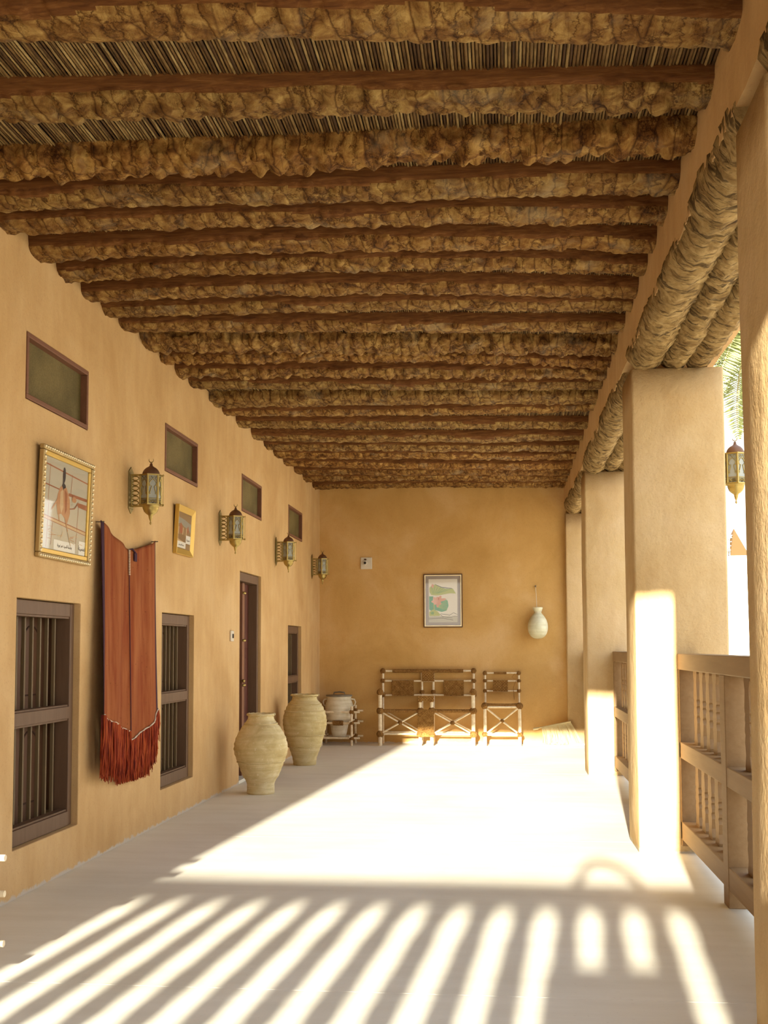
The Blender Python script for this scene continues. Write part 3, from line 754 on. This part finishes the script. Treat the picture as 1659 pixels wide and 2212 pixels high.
P.append((1, [U(*q) for q in ((.46, .70), (.52, .66), (.52, .48), (.48, .42))]))
P.append((4, blob(*U(.43, .86), .020, .045))); P.append((4, blob(*U(.42, .78), .010, .05))); P.append((4, blob(*U(.43, .735), .028, .014)))
ln(2, (.30, .56), (.18, .44), .012); ln(2, (.34, .42), (.36, .33), .012); ln(2, (.50, .36), (.56, .24), .012); ln(1, (.58, .5), (.70, .52), .006); ln(1, (.70, .52), (.78, .60), .008)
P.append((1, [U(*q) for q in ((.76, .60), (1, .60), (1, .54), (.78, .55))])); P.append((2, blob(*U(.68, .62), .035, .018)))
for k in range(14):
    u, v = random.uniform(.08, .9), random.uniform(.10, .26); ln(3 if k % 2 else 2, (u, v), (u+random.uniform(.04, .16), v+random.uniform(-.02, .02)), .003)
ln(3, (.56, .24), (.64, .08), .006); ln(3, (.45, .22), (.40, .14), .005)
sheet('print', [M['paper_old'], M['sepia'], M['sepia2'], M['tan_wash'], M['ink']], P, p1, TL)
c1 = MB().box((.0125, a0+.17, b0+.004), (.0135, a0+.49, b0+.062)).build('caption', M['label_white'], p1, label='white caption strip with a line of script')
c2 = MB().box((.0125, a0+.545, b0+.004), (.0135, a0+w_, b0+.085)).build('caption', M['label_white'], p1, label='white caption square with one bold word')
def place_text(body, size, par, y, z):
    mw = Matrix.Translation((.0139, y, z)) @ WR
    text_mesh(body, size, par, mw, M['ink'])
place_text('\ufe94\ufef3\u0631\ufeee\ufee7 \ufeae\ufee4\ufecb \ufeaa\ufef4\ufeb4\ufedf\u0627 \ufe94\ufeb3\ufeaa\ufecc\ufe91', .024, c1, a0+.33, b0+.033)
place_text('\ufe94\ufee8\ufef4\ufeb4\ufee4\ufea7', .036, c2, a0+.595, b0+.042)
MB().box((.0150, a0, b0), (.0165, a1, b1)).build('glass', M['glass'], p1)

# small photo in plain gold frame
W2_, H2 = .47, .385
p2 = thing('framed_picture', 'small dark photograph in a plain yellow gold frame, above the second barred window', 'picture', (XL, 8.46, 2.04)); p2.rotation_euler = (0, math.radians(3.0), 0)
fo = MB(); s = .05
def bevel_frame(W_, H_, s, d0, d1):
    mb = MB(); o = [(0, 0), (W_, 0), (W_, H_), (0, H_)]; i_ = [(s, s), (W_-s, s), (W_-s, H_-s), (s, H_-s)]
    vs = [(0, *p) for p in o] + [(d1, *p) for p in o] + [(d0, *p) for p in i_] + [(0, *p) for p in i_]
    fs = []
    for k in range(4):
        j = (k+1) % 4; fs += [(k, j, 4+j, 4+k), (4+k, 4+j, 8+j, 8+k), (8+k, 8+j, 12+j, 12+k), (12+k, 12+j, j, k)]
    mb.add(vs, fs); return mb
fixn(bevel_frame(W2_, H2, s, .016, .034).build('frame', M['gold2'], p2, .003))
MB().box((0, .03, .03), (.010, W2_-.03, H2-.03)).build('backing', M['photo_brown'], p2)
a0, b0, a1, b1 = s, s, W2_-s, H2-s; w_, h_ = a1-a0, b1-b0; P = []
P.append((1, [U(0, 0), U(1, 0), U(1, 1), U(0, 1)])); P.append((0, [U(*q) for q in ((0, .86), (.5, .82), (1, .74), (1, .5), (.8, .6), (.5, .62), (.25, .7), (0, .66))]))
P.append((3, [U(*q) for q in ((.15, .62), (.25, .72), (.36, .62), (.38, .45), (.28, .40), (.18, .45))])); P.append((3, blob(*U(.78, .56), .02, .03)))
for u in (.08, .40, .66): P.append((4, [U(u, .60), U(u+.05, .58), U(u+.02, .38), U(u-.02, .38)]))
P.append((2, [U(*q) for q in ((.1, .38), (.5, .40), (.9, .30), (.9, .16), (.2, .2))])); P.append((4, [U(0, .26), U(.5, .20), U(.55, .08), U(0, .10)]))
sheet('print', [M['photo_sky'], M['photo_brown'], M['photo_dark'], M['photo_red'], M['tan_wash']], P, p2, TL)
c1 = MB().box((.0125, a0, b0+.006), (.0135, a0+w_*.66, b0+.055)).build('caption', M['label_white'], p2, label='white caption strip with a line of script')
c2 = MB().box((.0125, a0+w_*.66, b0+.050), (.0135, a1, b0+.115)).build('caption', M['label_white'], p2, label='small white caption square with one word')
place_text('\ufeae\ufee4\ufecb \ufeaa\ufef4\ufeb4\ufedf\u0627 \ufe94\ufeb3\ufeaa\ufecc\ufe91', .020, c1, a0+w_*.33, b0+.030)
place_text('\ufe94\ufee8\ufef4\ufeb4\ufee4\ufea7', .028, c2, a0+w_*.83, b0+.080)
MB().box((.0148, a0, b0), (.0158, a1, b1)).build('glass', M['glass'], p2)

# lotus painting on the back wall
W3, H3 = .535, .735
p3 = thing('framed_picture', 'lotus flower painting with a grey mount in a thin dark frame, on the back wall', 'picture', (-1.102, YB, 1.578))
TB = lambda u, v, d: (u, -.0125-d, v)
fo = MB(); t = .014
for a, b in (((0, 0), (W3, t)), ((0, H3-t), (W3, H3)), ((0, t), (t, H3-t)), ((W3-t, t), (W3, H3-t))): fo.box((a[0], -.025, a[1]), (b[0], 0, b[1]))
fo.build('frame', M['frame_dark'], p3, .003)
fi = MB(); t2 = .026
for a, b in (((t, t), (W3-t, t2)), ((t, H3-t2), (W3-t, H3-t)), ((t, t2), (t2, H3-t2)), ((W3-t2, t2), (W3-t, H3-t2))): fi.box((a[0], -.021, a[1]), (b[0], 0, b[1]))
fi.build('gold_slip', M['gold_pale'], p3)
MB().box((t2, -.010, t2), (W3-t2, 0, H3-t2)).build('mount', M['mount_grey'], p3)
a0, b0, a1, b1 = .070, .070, W3-.070, H3-.070; w_, h_ = a1-a0, b1-b0; P = []
P.append((0, [U(0, 0), U(1, 0), U(1, 1), U(0, 1)])); P.append((6, [U(0, 0), U(1, 0), U(1, .14), U(0, .14)])); 
P.append((1, [U(*q) for q in ((.03, .80), (.12, .86), (.25, .87), (.45, .80), (.62, .775), (.85, .775), (.95, .66), (.75, .67), (.5, .64), (.3, .62), (.1, .63), (.03, .70))]))
for k in range(7): ln(2, (.15+.03*k, .67), (.10+.11*k, .84-.012*k), .006)
P.append((5, [U(*q) for q in ((.22, .875), (.46, .80), (.82, .772), (.82, .785), (.46, .815), (.22, .885))]))
P.append((3, [U(*q) for q in ((.02, .60), (.16, .60), (.14, .45), (.30, .40), (.45, .50), (.58, .54), (.66, .50), (.69, .38), (.62, .27), (.45, .24), (.25, .28), (.10, .26), (.02, .30))]))
for k in range(6): ln(7, (.28, .36), (.64, .28+.045*k), .005)
P.append((1, [U(*q) for q in ((.02, .24), (.15, .30), (.30, .26), (.40, .18), (.38, .15), (.02, .15))])); P.append((2, blob(*U(.14, .215), .028, .02))); ln(7, (.18, .5), (.20, .14), .012)
for ang, l_ in ((2.6, .075), (3.3, .085), (3.9, .07), (4.6, .085), (5.3, .06), (.2, .10), (1.0, .07), (1.8, .05)):
    c_ = U(.33, .50); P.append((4, blob(c_[0]+math.cos(ang)*l_*.5, c_[1]+math.sin(ang)*l_*.5, l_*.62, .021, 12, ang)))
P.append((8, blob(*U(.35, .54), .007, .018))); P.append((4, blob(*U(.14, .84), .016, .026)))
for a, b in (((.40, .19), (.50, .12)), ((.42, .20), (.70, .17)), ((.50, .13), (.82, .10)), ((.70, .15), (.86, .22)), ((.86, .22), (1, .18)), ((.82, .14), (1, .14)), ((.0, .08), (.45, .10)), ((.45, .10), (.85, .05))): ln(5, a, b, .004)
def nonconvex_ok(p): return p
sheet('painting', [M['paper'], M['leaf_y'], M['leaf_g'], M['leaf_t'], M['pink'], M['ink'], M['paper_grey'], M['leaf_y'], M['pink2']], P, p3, TB)
MB().box((t2, -.0165, t2), (W3-t2, -.0150, H3-t2)).build('glass', M['glass'], p3)

# ------------------------------------------------------------------ small wall fittings
th = thing('wall_fitting', 'square white wall plate with a round dark socket high on the back wall', 'wall fitting', (-1.975, YB, 2.39))
MB().box((0, -.016, 0), (.16, 0, .165)).build('plate', M['white_plastic'], th, .012, 3)
MB().lathe([(.030, 0), (.030, .03), (.024, .034)], 20, M=Matrix.Translation((.065, -.014, .085)) @ Matrix.Rotation(PI/2, 4, 'X')).build('socket_ring', M['white_plastic'], th)
MB().lathe([(.018, 0), (.018, .036)], 16, M=Matrix.Translation((.065, -.014, .085)) @ Matrix.Rotation(PI/2, 4, 'X')).build('socket_hole', M['black'], th)
MB().ball((.068, -.018, .135), .016, n=8, sc=(1.2, .6, .7)).build('knob', M['frame_dark'], th)
sw = thing('light_switch', 'small cream light switch on the left wall just before the door', 'switch', (XL, 10.30, 1.366))
MB().box((0, 0, 0), (.018, .10, .10)).build('plate', M['white_plastic'], sw, .006, 3); MB().box((.018, .035, .03), (.026, .065, .07)).build('rocker', M['black'], sw, .002)

# hanging pale jar on a string
hj = thing('hanging_jar', 'pale rounded clay jar hanging by a string from a nail on the back wall', 'jar', (.450, YB, 1.417))
MB().lathe(smooth_prof([(.01, .0), (.055, .008), (.100, .040), (.128, .10), (.135, .165), (.126, .225), (.102, .28), (.072, .32), (.052, .345), (.047, .362), (.060, .392), (.066, .42), (.056, .424), (.042, .40)]), 32, c=(0, -.135, 0), wob=.03).build('body', M['gourd'], hj)
MB().tube([(-.022, -.015, .70), (-.016, -.04, .60), (-.012, -.10, .44), (-.01, -.15, .405)], .0035, 6).tube([(.05*math.cos(a*PI/8), -.135+.05*math.sin(a*PI/8), .365+.01*math.cos(a*PI/8*2)) for a in range(17)], .005, 6).build('string', M['string'], hj)
MB().tube([(-.022, 0, .712), (-.022, -.03, .716)], .007, 8).ball((-.022, -.032, .717), .012, n=8, wob=0).build('nail', M['steel'], hj)

# ------------------------------------------------------------------ red cloth with fringe
cl = thing('wall_hanging', 'long rust-red cloth with dark edges and red fringe hanging on the left wall', 'cloth', (XL, 6.80, .42))
Wc = 1.145; NU, NV = 60, 50
def c_top(u):   # height of top edge above .42
    return 1.553 + (.133*((.5-u)/.5)**1.35 if u < .5 else .112*((u-.5)/.5)**1.35)
def c_bot(u):
    if u < .49: return .445 - .115*(u/.49)**1.4*1.0 + (.03*(1-u*6) if u < .16 else 0)
    return .268 + .17*(max(0, u-.5)/.5)**1.3
def cx_(u, v): return .035 + .018*math.sin(u*9+.5)*(.3+v) + .010*math.sin(u*23+v*2) + .03*v*(1-abs(2*u-1)) + .05*math.exp(-u*14)*v
for nm, (ua, ub), mt in (('cloth_body', (.03, .97), 'cloth'), ('dark_border', (0, .03), 'cloth_dark'), ('dark_border', (.97, 1), 'cloth_dark')):
    n_ = NU if nm == 'cloth_body' else 4; vs = []
    for i in range(n_+1):
        u = ua+(ub-ua)*i/n_
        for j in range(NV+1):
            v = j/NV; tw = (1-v)*0; z = c_top(u)*(1-v)+c_bot(u)*v
            y = u*Wc + (-.08+.16*u)*v
            vs.append((cx_(u, v), y, z))
    q = NV+1; mb = MB().add(vs, [(i*q+j, i*q+j+1, (i+1)*q+j+1, (i+1)*q+j) for i in range(n_) for j in range(NV)], 0, True)
    o = mb.build(nm, M[mt], cl); sm = o.modifiers.new('t', 'SOLIDIFY'); sm.thickness = .004
sm_ = MB().tube([(cx_(.5, v)+.005, (.5*Wc+.0*v), c_top(.5)*(1-v)+c_bot(.5)*v) for v in [k/30 for k in range(31)]], .0028, 5).build('seam', M['cloth_dark'], cl)
st = MB()
for k in range(16):
    v = .006+.0085*k; st.box((cx_(.5, v)+.004, .5*Wc-.011, c_top(.5)*(1-v)+c_bot(.5)*v-.003), (cx_(.5, v)+.010, .5*Wc+.011, c_top(.5)*(1-v)+c_bot(.5)*v+.003))
st.build('stitches', M['braid'], cl)
MB().box((cx_(.56, .03)+.003, .55*Wc, 1.475), (cx_(.56, .03)+.012, .595*Wc, 1.535)).build('patch', M['cloth_dark'], cl, .004)
MB().tube([(cx_(.5, 0)+.006, .5*Wc, 1.55), (cx_(.53, 0)+.01, .53*Wc, 1.558), (cx_(.57, 0)+.008, .57*Wc, 1.535)], .005, 6).build('loop', M['cloth_dark'], cl)
for ua, ub in ((0, .487), (.5, 1)):
    MB().tube([(cx_(u, 1)+.004, u*Wc-.08+.16*u, c_bot(u)+.003*math.sin(u*90)) for u in [ua+(ub-ua)*k/24 for k in range(25)]], .0065, 6).build('hem_braid', M['braid'], cl)
fr = MB()
for k in range(620):
    u = random.uniform(-.01, 1.01); uu = min(1, max(0, u)); z0 = c_bot(uu)
    prof = .17+.10*noise.noise(Vector((u*7, 3, 0)))+.05*noise.noise(Vector((u*22, 3, 0)))
    ln_ = max(.10, .245 + prof*.75 - .09*max(0, u-.72)/.28*2.2 + random.uniform(-.03, .02)); z1 = max(-.01+.002*k % .02, z0-ln_)
    x = cx_(uu, 1)+random.uniform(-.014, .014); y = u*Wc-.08+.16*u; dy = random.uniform(-.025, .025)
    fr.tube([(x, y, z0), (x+random.uniform(-.006, .008), y+dy*.3, (z0*2+z1)/3), (x+random.uniform(-.008, .01), y+dy*.7, (z0+2*z1)/3), (x+random.uniform(-.008, .01), y+dy*1.2, z1)], [.0042, .005, .0045, .002], 4, cap=False)
fr.build('fringe', M['fringe'], cl, kind='stuff')
MB().tube([(-.0, .012, 1.678), (.055, .012, 1.678)], .004, 6).tube([(-.0, Wc-.012, 1.657), (.05, Wc-.012, 1.657)], .004, 6).build('hanging_pegs', M['steel'], cl)

# ------------------------------------------------------------------ big clay jars
def jar(name, label, loc, prof, rim, mt, ridges, mouth=.09):
    r = thing(name, label, 'jar', loc)
    pr = smooth_prof(prof, 6)
    pr = [(q*(1+.012*math.sin(z*130)), z) for q, z in pr]
    inner = [(pr[-1][0]-.02, pr[-1][1]), (pr[-1][0]-.03, pr[-1][1]-.06), (pr[-1][0]-.01, pr[-1][1]-.14)]
    MB().lathe(pr+inner, 48, wob=.035, seed=loc[1]).build('body', M[mt], r)
    rm = MB(); R0 = rim[0]
    rm.tube([((R0+.004*math.sin(k*1.7))*math.cos(2*PI*k/36), (R0+.004*math.sin(k*1.7))*math.sin(2*PI*k/36), rim[1]+.003*math.sin(k*2.3)) for k in range(37)], rim[2], 8, cap=False)
    rm.build('rim', M[mt], r)
    for z, rr in ridges:
        MB().tube([(rr*(1+.01*noise.noise(Vector((k*.4, z, 0))))*math.cos(2*PI*k/48), rr*(1+.01*noise.noise(Vector((k*.4, z, 0))))*math.sin(2*PI*k/48), z+.002*math.sin(k*1.1)) for k in range(49)], .006, 6, cap=False).build('ridge', M[mt], r)
    return r
jar('clay_jar', 'nearest large clay jar with a chipped narrow neck, standing by the door', (-2.19, 10.03, 0),
    [(.118, 0), (.122, .02), (.125, .10), (.160, .16), (.200, .26), (.235, .36), (.240, .42), (.222, .50), (.175, .585), (.140, .63), (.118, .67), (.112, .70)], (.116, .705, .012), 'clay1', [(.288, .212), (.625, .147)])
jar('clay_jar', 'second large clay jar with broad rounded shoulders, nearer the back wall', (-2.235, 12.52, 0),
    [(.122, 0), (.128, .015), (.140, .09), (.175, .19), (.215, .31), (.242, .43), (.247, .50), (.235, .57), (.205, .645), (.165, .70), (.140, .73), (.137, .76)], (.146, .775, .012), 'clay2', [(.205, .184), (.335, .226), (.60, .225), (.675, .185)])

# ------------------------------------------------------------------ pole-and-rope furniture
def pole(r, a, b, rad=.014, name='pole', parent=None): 
    a, b = Vector(a), Vector(b); m_ = (a+b)/2 + Vector((random.uniform(-1, 1), random.uniform(-1, 1), random.uniform(-1, 1)))*.003
    return MB().tube([a, m_, b], [rad*1.03, rad, rad*.97], 10).build(name, M['pole'], parent or r)
def joint(r, p, rad=.034, sc_=(1, 1, 1)):
    mb = MB().ball(p, rad, n=12, sc=sc_, wob=.25)
    p = Vector(p)
    for k in range(5):
        ax = Matrix.Rotation(random.uniform(0, PI), 3, 'X') @ Matrix.Rotation(random.uniform(0, PI), 3, 'Z')
        mb.tube([p + ax @ Vector((math.cos(t*PI/6)*rad*1.0*sc_[0], math.sin(t*PI/6)*rad*1.0*sc_[1], .006*math.sin(t))) for t in range(13)], .004, 4, cap=False)
    return mb.build('rope_joint', M['rope'], r)
def wrap(r, a, b, rad, turns):
    a, b = Vector(a), Vector(b); d = b-a; pts = [a + d*t/(turns*2) for t in range(turns*2+1)]
    return MB().tube(pts, [rad*(1.08 if t % 2 else .93)*(1+random.uniform(-.05, .05)) for t in range(turns*2+1)], 10).build('rope_wrap', M['rope'], r)
def panel(r, a, b, th=.012, name='woven_panel'):
    x0, y0, z0 = a; x1, y1, z1 = b; mb = MB(); n = max(3, int((z1-z0 if z1-z0 > .03 else y1-y0)/.014)); 
    if z1-z0 > .03:
        for k in range(n):
            z = z0+(z1-z0)*(k+.5)/n; nn = max(4, int((x1-x0)/.014))
            mb.tube([(x0+(x1-x0)*t/nn, y0+(.004 if (t+k) % 2 else -.004), z) for t in range(nn+1)], .0062, 5)
        mb.box((x0+.004, y0-.002, z0+.004), (x1-.004, y0+.002, z1-.004))
    else:
        for k in range(n):
            y = y0+(y1-y0)*(k+.5)/n; mb.tube([(x0, y, z0), ((x0+x1)/2, y, z0-.012), (x1, y, z0)], .0075, 5)
        mb.box((x0+.004, y0, z0-.010), (x1-.004, y1, z0-.008))
    return mb.build(name, M['weave'], r)
YF, YK = -.42, -.05   # front/back offsets from back wall
def bench():
    xs = (0, .535, .690, 1.24); r = thing('bench', 'double bench of pale poles with woven brown rope panels, against the back wall', 'bench', (-1.662, YB, 0))
    for k, x in enumerate(xs):
        top = .71 if k in (0, 3) else .62
        pole(r, (x, YF, 0), (x, YF, top), .026 if k in (0, 3) else .023, 'leg')
        pole(r, (x, YK, 0), (x, YK, .99), .016, 'leg')
        joint(r, (x, YF, .155), .048); joint(r, (x, YF, .462), .048)
        joint(r, (x, YK, .985), .036 if k in (0, 3) else .022)
        pole(r, (x, YF, top-.01), (x, YK, top-.01), .015, 'arm_pole')
        pole(r, (x, YF, .15), (x, YK, .15), .012, 'side_pole'); pole(r, (x, YF, .45), (x, YK, .45), .014, 'side_pole')
        if k in (0, 3):
            joint(r, (x, YF, .71), .042, (1, 1, 1.15)); joint(r, (x, YK, .85), .032); joint(r, (x, YK, .66), .036)
    pole(r, (0, YF, .155), (1.24, YF, .155), .013, 'front_pole')
    pole(r, (0, YK, .155), (1.24, YK, .155), .012, 'back_pole')
    for z in (.985, .85, .655): pole(r, (0, YK, z), (1.24, YK, z), .013, 'back_pole')
    wrap(r, (.13, YK-.005, .985), (1.10, YK-.005, .985), .024, 40)
    for a, b in ((0, .535), (.69, 1.24)):
        wrap(r, (a+.04, YF, .462), (b-.03, YF, .462), .024, 22)
        panel(r, (a+.02, YF+.02, .462), (b-.02, YK-.02, .462), name='seat')
        c = ((a+b)/2, YF-.004, .305)
        for s in (-1, 1):
            pole(r, (c[0]-.24, YF-.004*s, .305-s*.135), (c[0]+.24, YF-.004*s, .305+s*.135), .011, 'brace')
            pole(r, (c[0]-.24, YK, .305-s*.135), (c[0]+.24, YK, .305+s*.135), .009, 'brace')
        joint(r, c, .030)
    panel(r, (.125, YK-.018, .645), (.425, YK-.018, .862)); panel(r, (.835, YK-.018, .645), (1.105, YK-.018, .862))
    panel(r, (.535, YK-.024, .84), (.705, YK-.024, .985))
    panel(r, (.505, YF-.030, .12), (.722, YF-.030, .485)); 
    panel(r, (.505, YF-.024, .595), (.722, YF-.024, .665)); joint(r, (.535, YF, .60), .030); joint(r, (.69, YF, .60), .030)
    joint(r, (.535, YK, .70), .03); joint(r, (.69, YK, .70), .03)
    return r
bench()
def chair():
    r = thing('chair', 'single low chair of pale poles and brown rope, right of the double bench', 'chair', (-.268, YB, 0))
    for x in (0, .455):
        pole(r, (x, YF, 0), (x, YF, .54), .022, 'leg'); pole(r, (x, YK, 0), (x, YK, .96), .014, 'leg')
        joint(r, (x, YF, .155), .038); joint(r, (x, YF, .53), .045); joint(r, (x, YK, .955), .028); joint(r, (x, YK, .85), .026); joint(r, (x, YK, .715), .026)
        pole(r, (x, YF, .15), (x, YK, .15), .012, 'side_pole'); pole(r, (x, YF, .52), (x, YK, .52), .014, 'side_pole')
    pole(r, (0, YF, .155), (.455, YF, .155), .017, 'front_pole'); pole(r, (0, YF-.01, .515), (.455, YF-.01, .515), .014, 'front_pole'); pole(r, (0, YK, .15), (.455, YK, .15), .012, 'back_pole')
    wrap(r, (.03, YF, .548), (.425, YF, .548), .014, 18)
    panel(r, (.02, YF+.02, .545), (.435, YK-.02, .545), name='seat')
    for z in (.955, .85, .715): pole(r, (0, YK, z), (.455, YK, z), .011, 'back_pole')
    wrap(r, (.12, YK, .955), (.29, YK, .955), .016, 10); panel(r, (.108, YK-.015, .705), (.305, YK-.015, .862))
    for s in (-1, 1): pole(r, (.02, YF-.006*s, .335-s*.165), (.435, YF-.006*s, .335+s*.165), .012, 'brace')
    joint(r, (.228, YF-.005, .335), .024)
    MB().tube([(.40, YK-.02, .95), (.36, YK-.03, .90), (.42, YK-.03, .86), (.38, YK-.03, .76), (.39, YK-.03, .60)], .003, 5).build('loose_rope', M['rope'], r)
    return r
chair()

def stand(label, loc):
    r = thing('jar_stand', label, 'stand', loc)      # origin: centre on floor
    hx, hy = .235, .19
    for z in (.10, .30, .445):
        for sy_ in (-1, 1): pole(r, (-hx-.03, sy_*hy, z), (hx+.075, sy_*hy, z), .014, 'rail_pole')
        for sx_ in (-1, 1):
            for q in (-1, 1): joint(r, (sx_*(hx-.03), q*hy, z), .032)
    for z in (.12, .32):
        for sx_ in (-1, 1): pole(r, (sx_*(hx-.05), -hy-.06, z), (sx_*(hx-.05), hy+.05, z), .012, 'cross_pole')
    for sx_ in (-1, 1):
        for q in (-1, 1): pole(r, (sx_*(hx-.03), q*(hy+.008), 0), (sx_*(hx-.03), q*(hy+.008), .52), .015, 'leg')
    wrap(r, (-.05, -hy-.01, .30), (.09, -hy-.01, .30), .032, 8)
    MB().tube([(-.19, -.06, .095), (.19, -.06, .095)], .011, 8).tube([(-.19, .06, .095), (.19, .06, .095)], .011, 8).build('base_pole', M['pole'], r)
    return r
def handled_jar(label, loc):
    r = thing('lidded_jar', label, 'jar', loc)
    pr = smooth_prof([(.085, 0), (.10, .03), (.118, .12), (.135, .19), (.175, .235), (.188, .30), (.190, .38), (.180, .44), (.165, .49), (.163, .52), (.172, .535)], 4)
    MB().lathe(pr+[(.15, .535), (.15, .50)], 36, wob=.02).build('body', M['clay3'], r)
    for s in (-1, 1):
        MB().tube([(s*.165, 0, .50), (s*.205, 0, .495), (s*.222, 0, .46), (s*.210, 0, .42), (s*.180, 0, .40)], .010, 8).build('handle', M['clay3'], r)
    lid = MB().lathe([(.178, .537), (.180, .548), (.178, .556), (.02, .560)], 28).build('lid', M['lid'], r)
    MB().tube([(-.075, 0, .556), (-.07, 0, .588), (0, 0, .596), (.07, 0, .588), (.075, 0, .556)], .010, 6).build('lid_handle', M['lid'], lid)
    return r
stand('pale pole stand tied with rope holding the lidded jar, in the back left corner', (-2.245, 15.19, 0))
handled_jar('pale two-handled lidded clay jar in the pole stand by the back wall', (-2.235, 15.17, .112))
stand('near pole stand whose rail ends show at the left picture edge', (-2.375+.02, 4.30, 0))
handled_jar('pale two-handled clay jar in the near pole stand beyond the left picture edge', (-2.345, 4.30, .112))

# dried palm strips tied to a stick
pb = thing('palm_whisk', 'bundle of dried palm strips tied along a stick, leaning against the back wall foot', 'palm whisk', (.37, YB, 0))
MB().tube([(.0, -.10, .205), (.09, -.10, .225), (.50, -.17, .315)], .009, 8).tube([(0, -.10, .205), (.07, -.10, .218)], .017, 8).build('stick', M['strip'], pb)
f = MB()
for k in range(110):
    t = k/109; x = .11+.38*t; z = .228+.085*t; y = -.10-.07*(x/.5); tip = x+.015+.09*t+random.uniform(-.02, .03); ze = random.uniform(.006, .04)
    if t > .9: tip += .05
    f.tube([(x, y, z), ((x*.5+tip*.5)+.01, y-.015+random.uniform(-.008, .008), (z+ze)/2), (tip, y-.05+random.uniform(-.02, .02), ze)], [.003, .004, .002], 4, cap=False)
f.build('palm_strips', M['strip'], pb, kind='stuff')

# unseen looped shape added on the near railing behind the lens, to cast the floor shadow
bg_ = thing('shadow_caster', 'unseen dark shape on the near end railing with a loop above, added to cast a floor shadow', 'unseen_caster', (.08, -.40, 0))
MB().box((-.29, -.06, .58), (.22, .03, .98)).build('caster_body', M['unseen_caster'], bg_, .03, 3)
MB().tube([(-.22, -.02, .95), (-.22, .05, 1.2), (-.17, .09, 1.28), (-.11, .12, 1.37), (-.04, .12, 1.39), (.05, .12, 1.365), (.15, .11, 1.30), (.20, .08, 1.2), (.205, -.02, .95)], .026, 8).build('caster_loop', M['unseen_caster'], bg_)

# ------------------------------------------------------------------ outside
MB().box((-60, -60, -.4), (60, 90, -.12)).build('ground', M['ground'], kind='structure')
MB().box((2.0, 16.0, -.12), (9.0, 16.4, 2.565)).build('wall_outside', M['white_wall'], kind='structure')
pyr = thing('pyramid_lantern', 'brown pyramid-shaped lantern with one pale pierced side standing on the white wall outside', 'lantern', (3.225, 16.2, 2.565), math.radians(20))
MB().add([(-.15, -.15, .0), (.15, -.15, 0), (.15, .15, 0), (-.15, .15, 0), (0, 0, .40)], [(3, 2, 1, 0), (0, 1, 4), (1, 2, 4), (2, 3, 4), (3, 0, 4)]).build('body', M['tie'], pyr)
g = MB()
A, B_, T_ = Vector((-.15, .15, 0)), Vector((-.15, -.15, 0)), Vector((0, 0, .40))
def tri(u, v): return A*(1-u)*(1-v) + B_*u*(1-v) + T_*v + Vector((-.012, 0, .003))
for k in range(1, 6): g.tube([tri(0, k/6*.9-.1), tri(1, k/6*.9-.1)], .007, 4)
for k in range(6): g.tube([tri(k/5, 0), tri(1-k/5, .75)], .007, 4)
g.build('pierced_panel', M['pierced'], pyr)

def frond_mesh():
    mb = MB(); N_ = 26; pts = []
    for k in range(N_+1):
        t = k/N_; pts.append(Vector((2.6*t - .25*t*t, 0, .9*t - 1.55*t*t)))
    mb.tube(pts, [.028*(1-.85*k/N_) for k in range(N_+1)], 5, mi=1)
    for k in range(3, N_*3):
        t = k/(N_*3); i = min(N_-1, int(t*N_)); p = pts[i].lerp(pts[i+1], t*N_-i); d = (pts[i+1]-pts[i]).normalized()
        l_ = .42*max(.05, math.sin(PI*min(.99, t*.87+.12)))**.6
        for s in (-1, 1):
            dr = (d*.55 + Vector((0, s, .18+random.uniform(-.2, .2)))).normalized(); e = p+dr*l_; mid = p+dr*l_*.5; n_ = Vector((0, 0, 1)).cross(dr).normalized()*.020
            mb.add([p-n_*.5, mid-n_, e, mid+n_, p+n_*.5], [(0, 1, 2, 3, 4)], 0)
    return mb.mesh('frond', [M['frond'], M['frond_stem']])
fm = frond_mesh()
def palm(label, loc, h, n, seed):
    random.seed(seed); r = thing('date_palm', label, 'palm tree', loc, 0)
    fixn(bark_tube((0, 0, 0), (.1, .05, h), .17, n=14, segs=60, amp=.04, pitch=.12, seed=seed).build('trunk', M['log'], r))
    for k in range(n):
        o = bpy.data.objects.new('frond', fm); C.objects.link(o); o.parent = r; o.location = (.1, .05, h-.05)
        o.rotation_euler = (random.uniform(-.3, .3), -.9+1.75*(k/n)+random.uniform(-.1, .1), k*2.4); o.scale = (1, 1, 1)
# (trunk axis fix: bark_tube needs a horizontal reference, so trunks lean slightly)
palm('date palm with drooping fronds seen through the gap beside the broad sunlit column', (4.35, 18.9, -.12), 7.2, 64, 5)
palm('taller date palm farther out behind the white wall', (8.0, 26.5, -.12), 7.4, 46, 9)
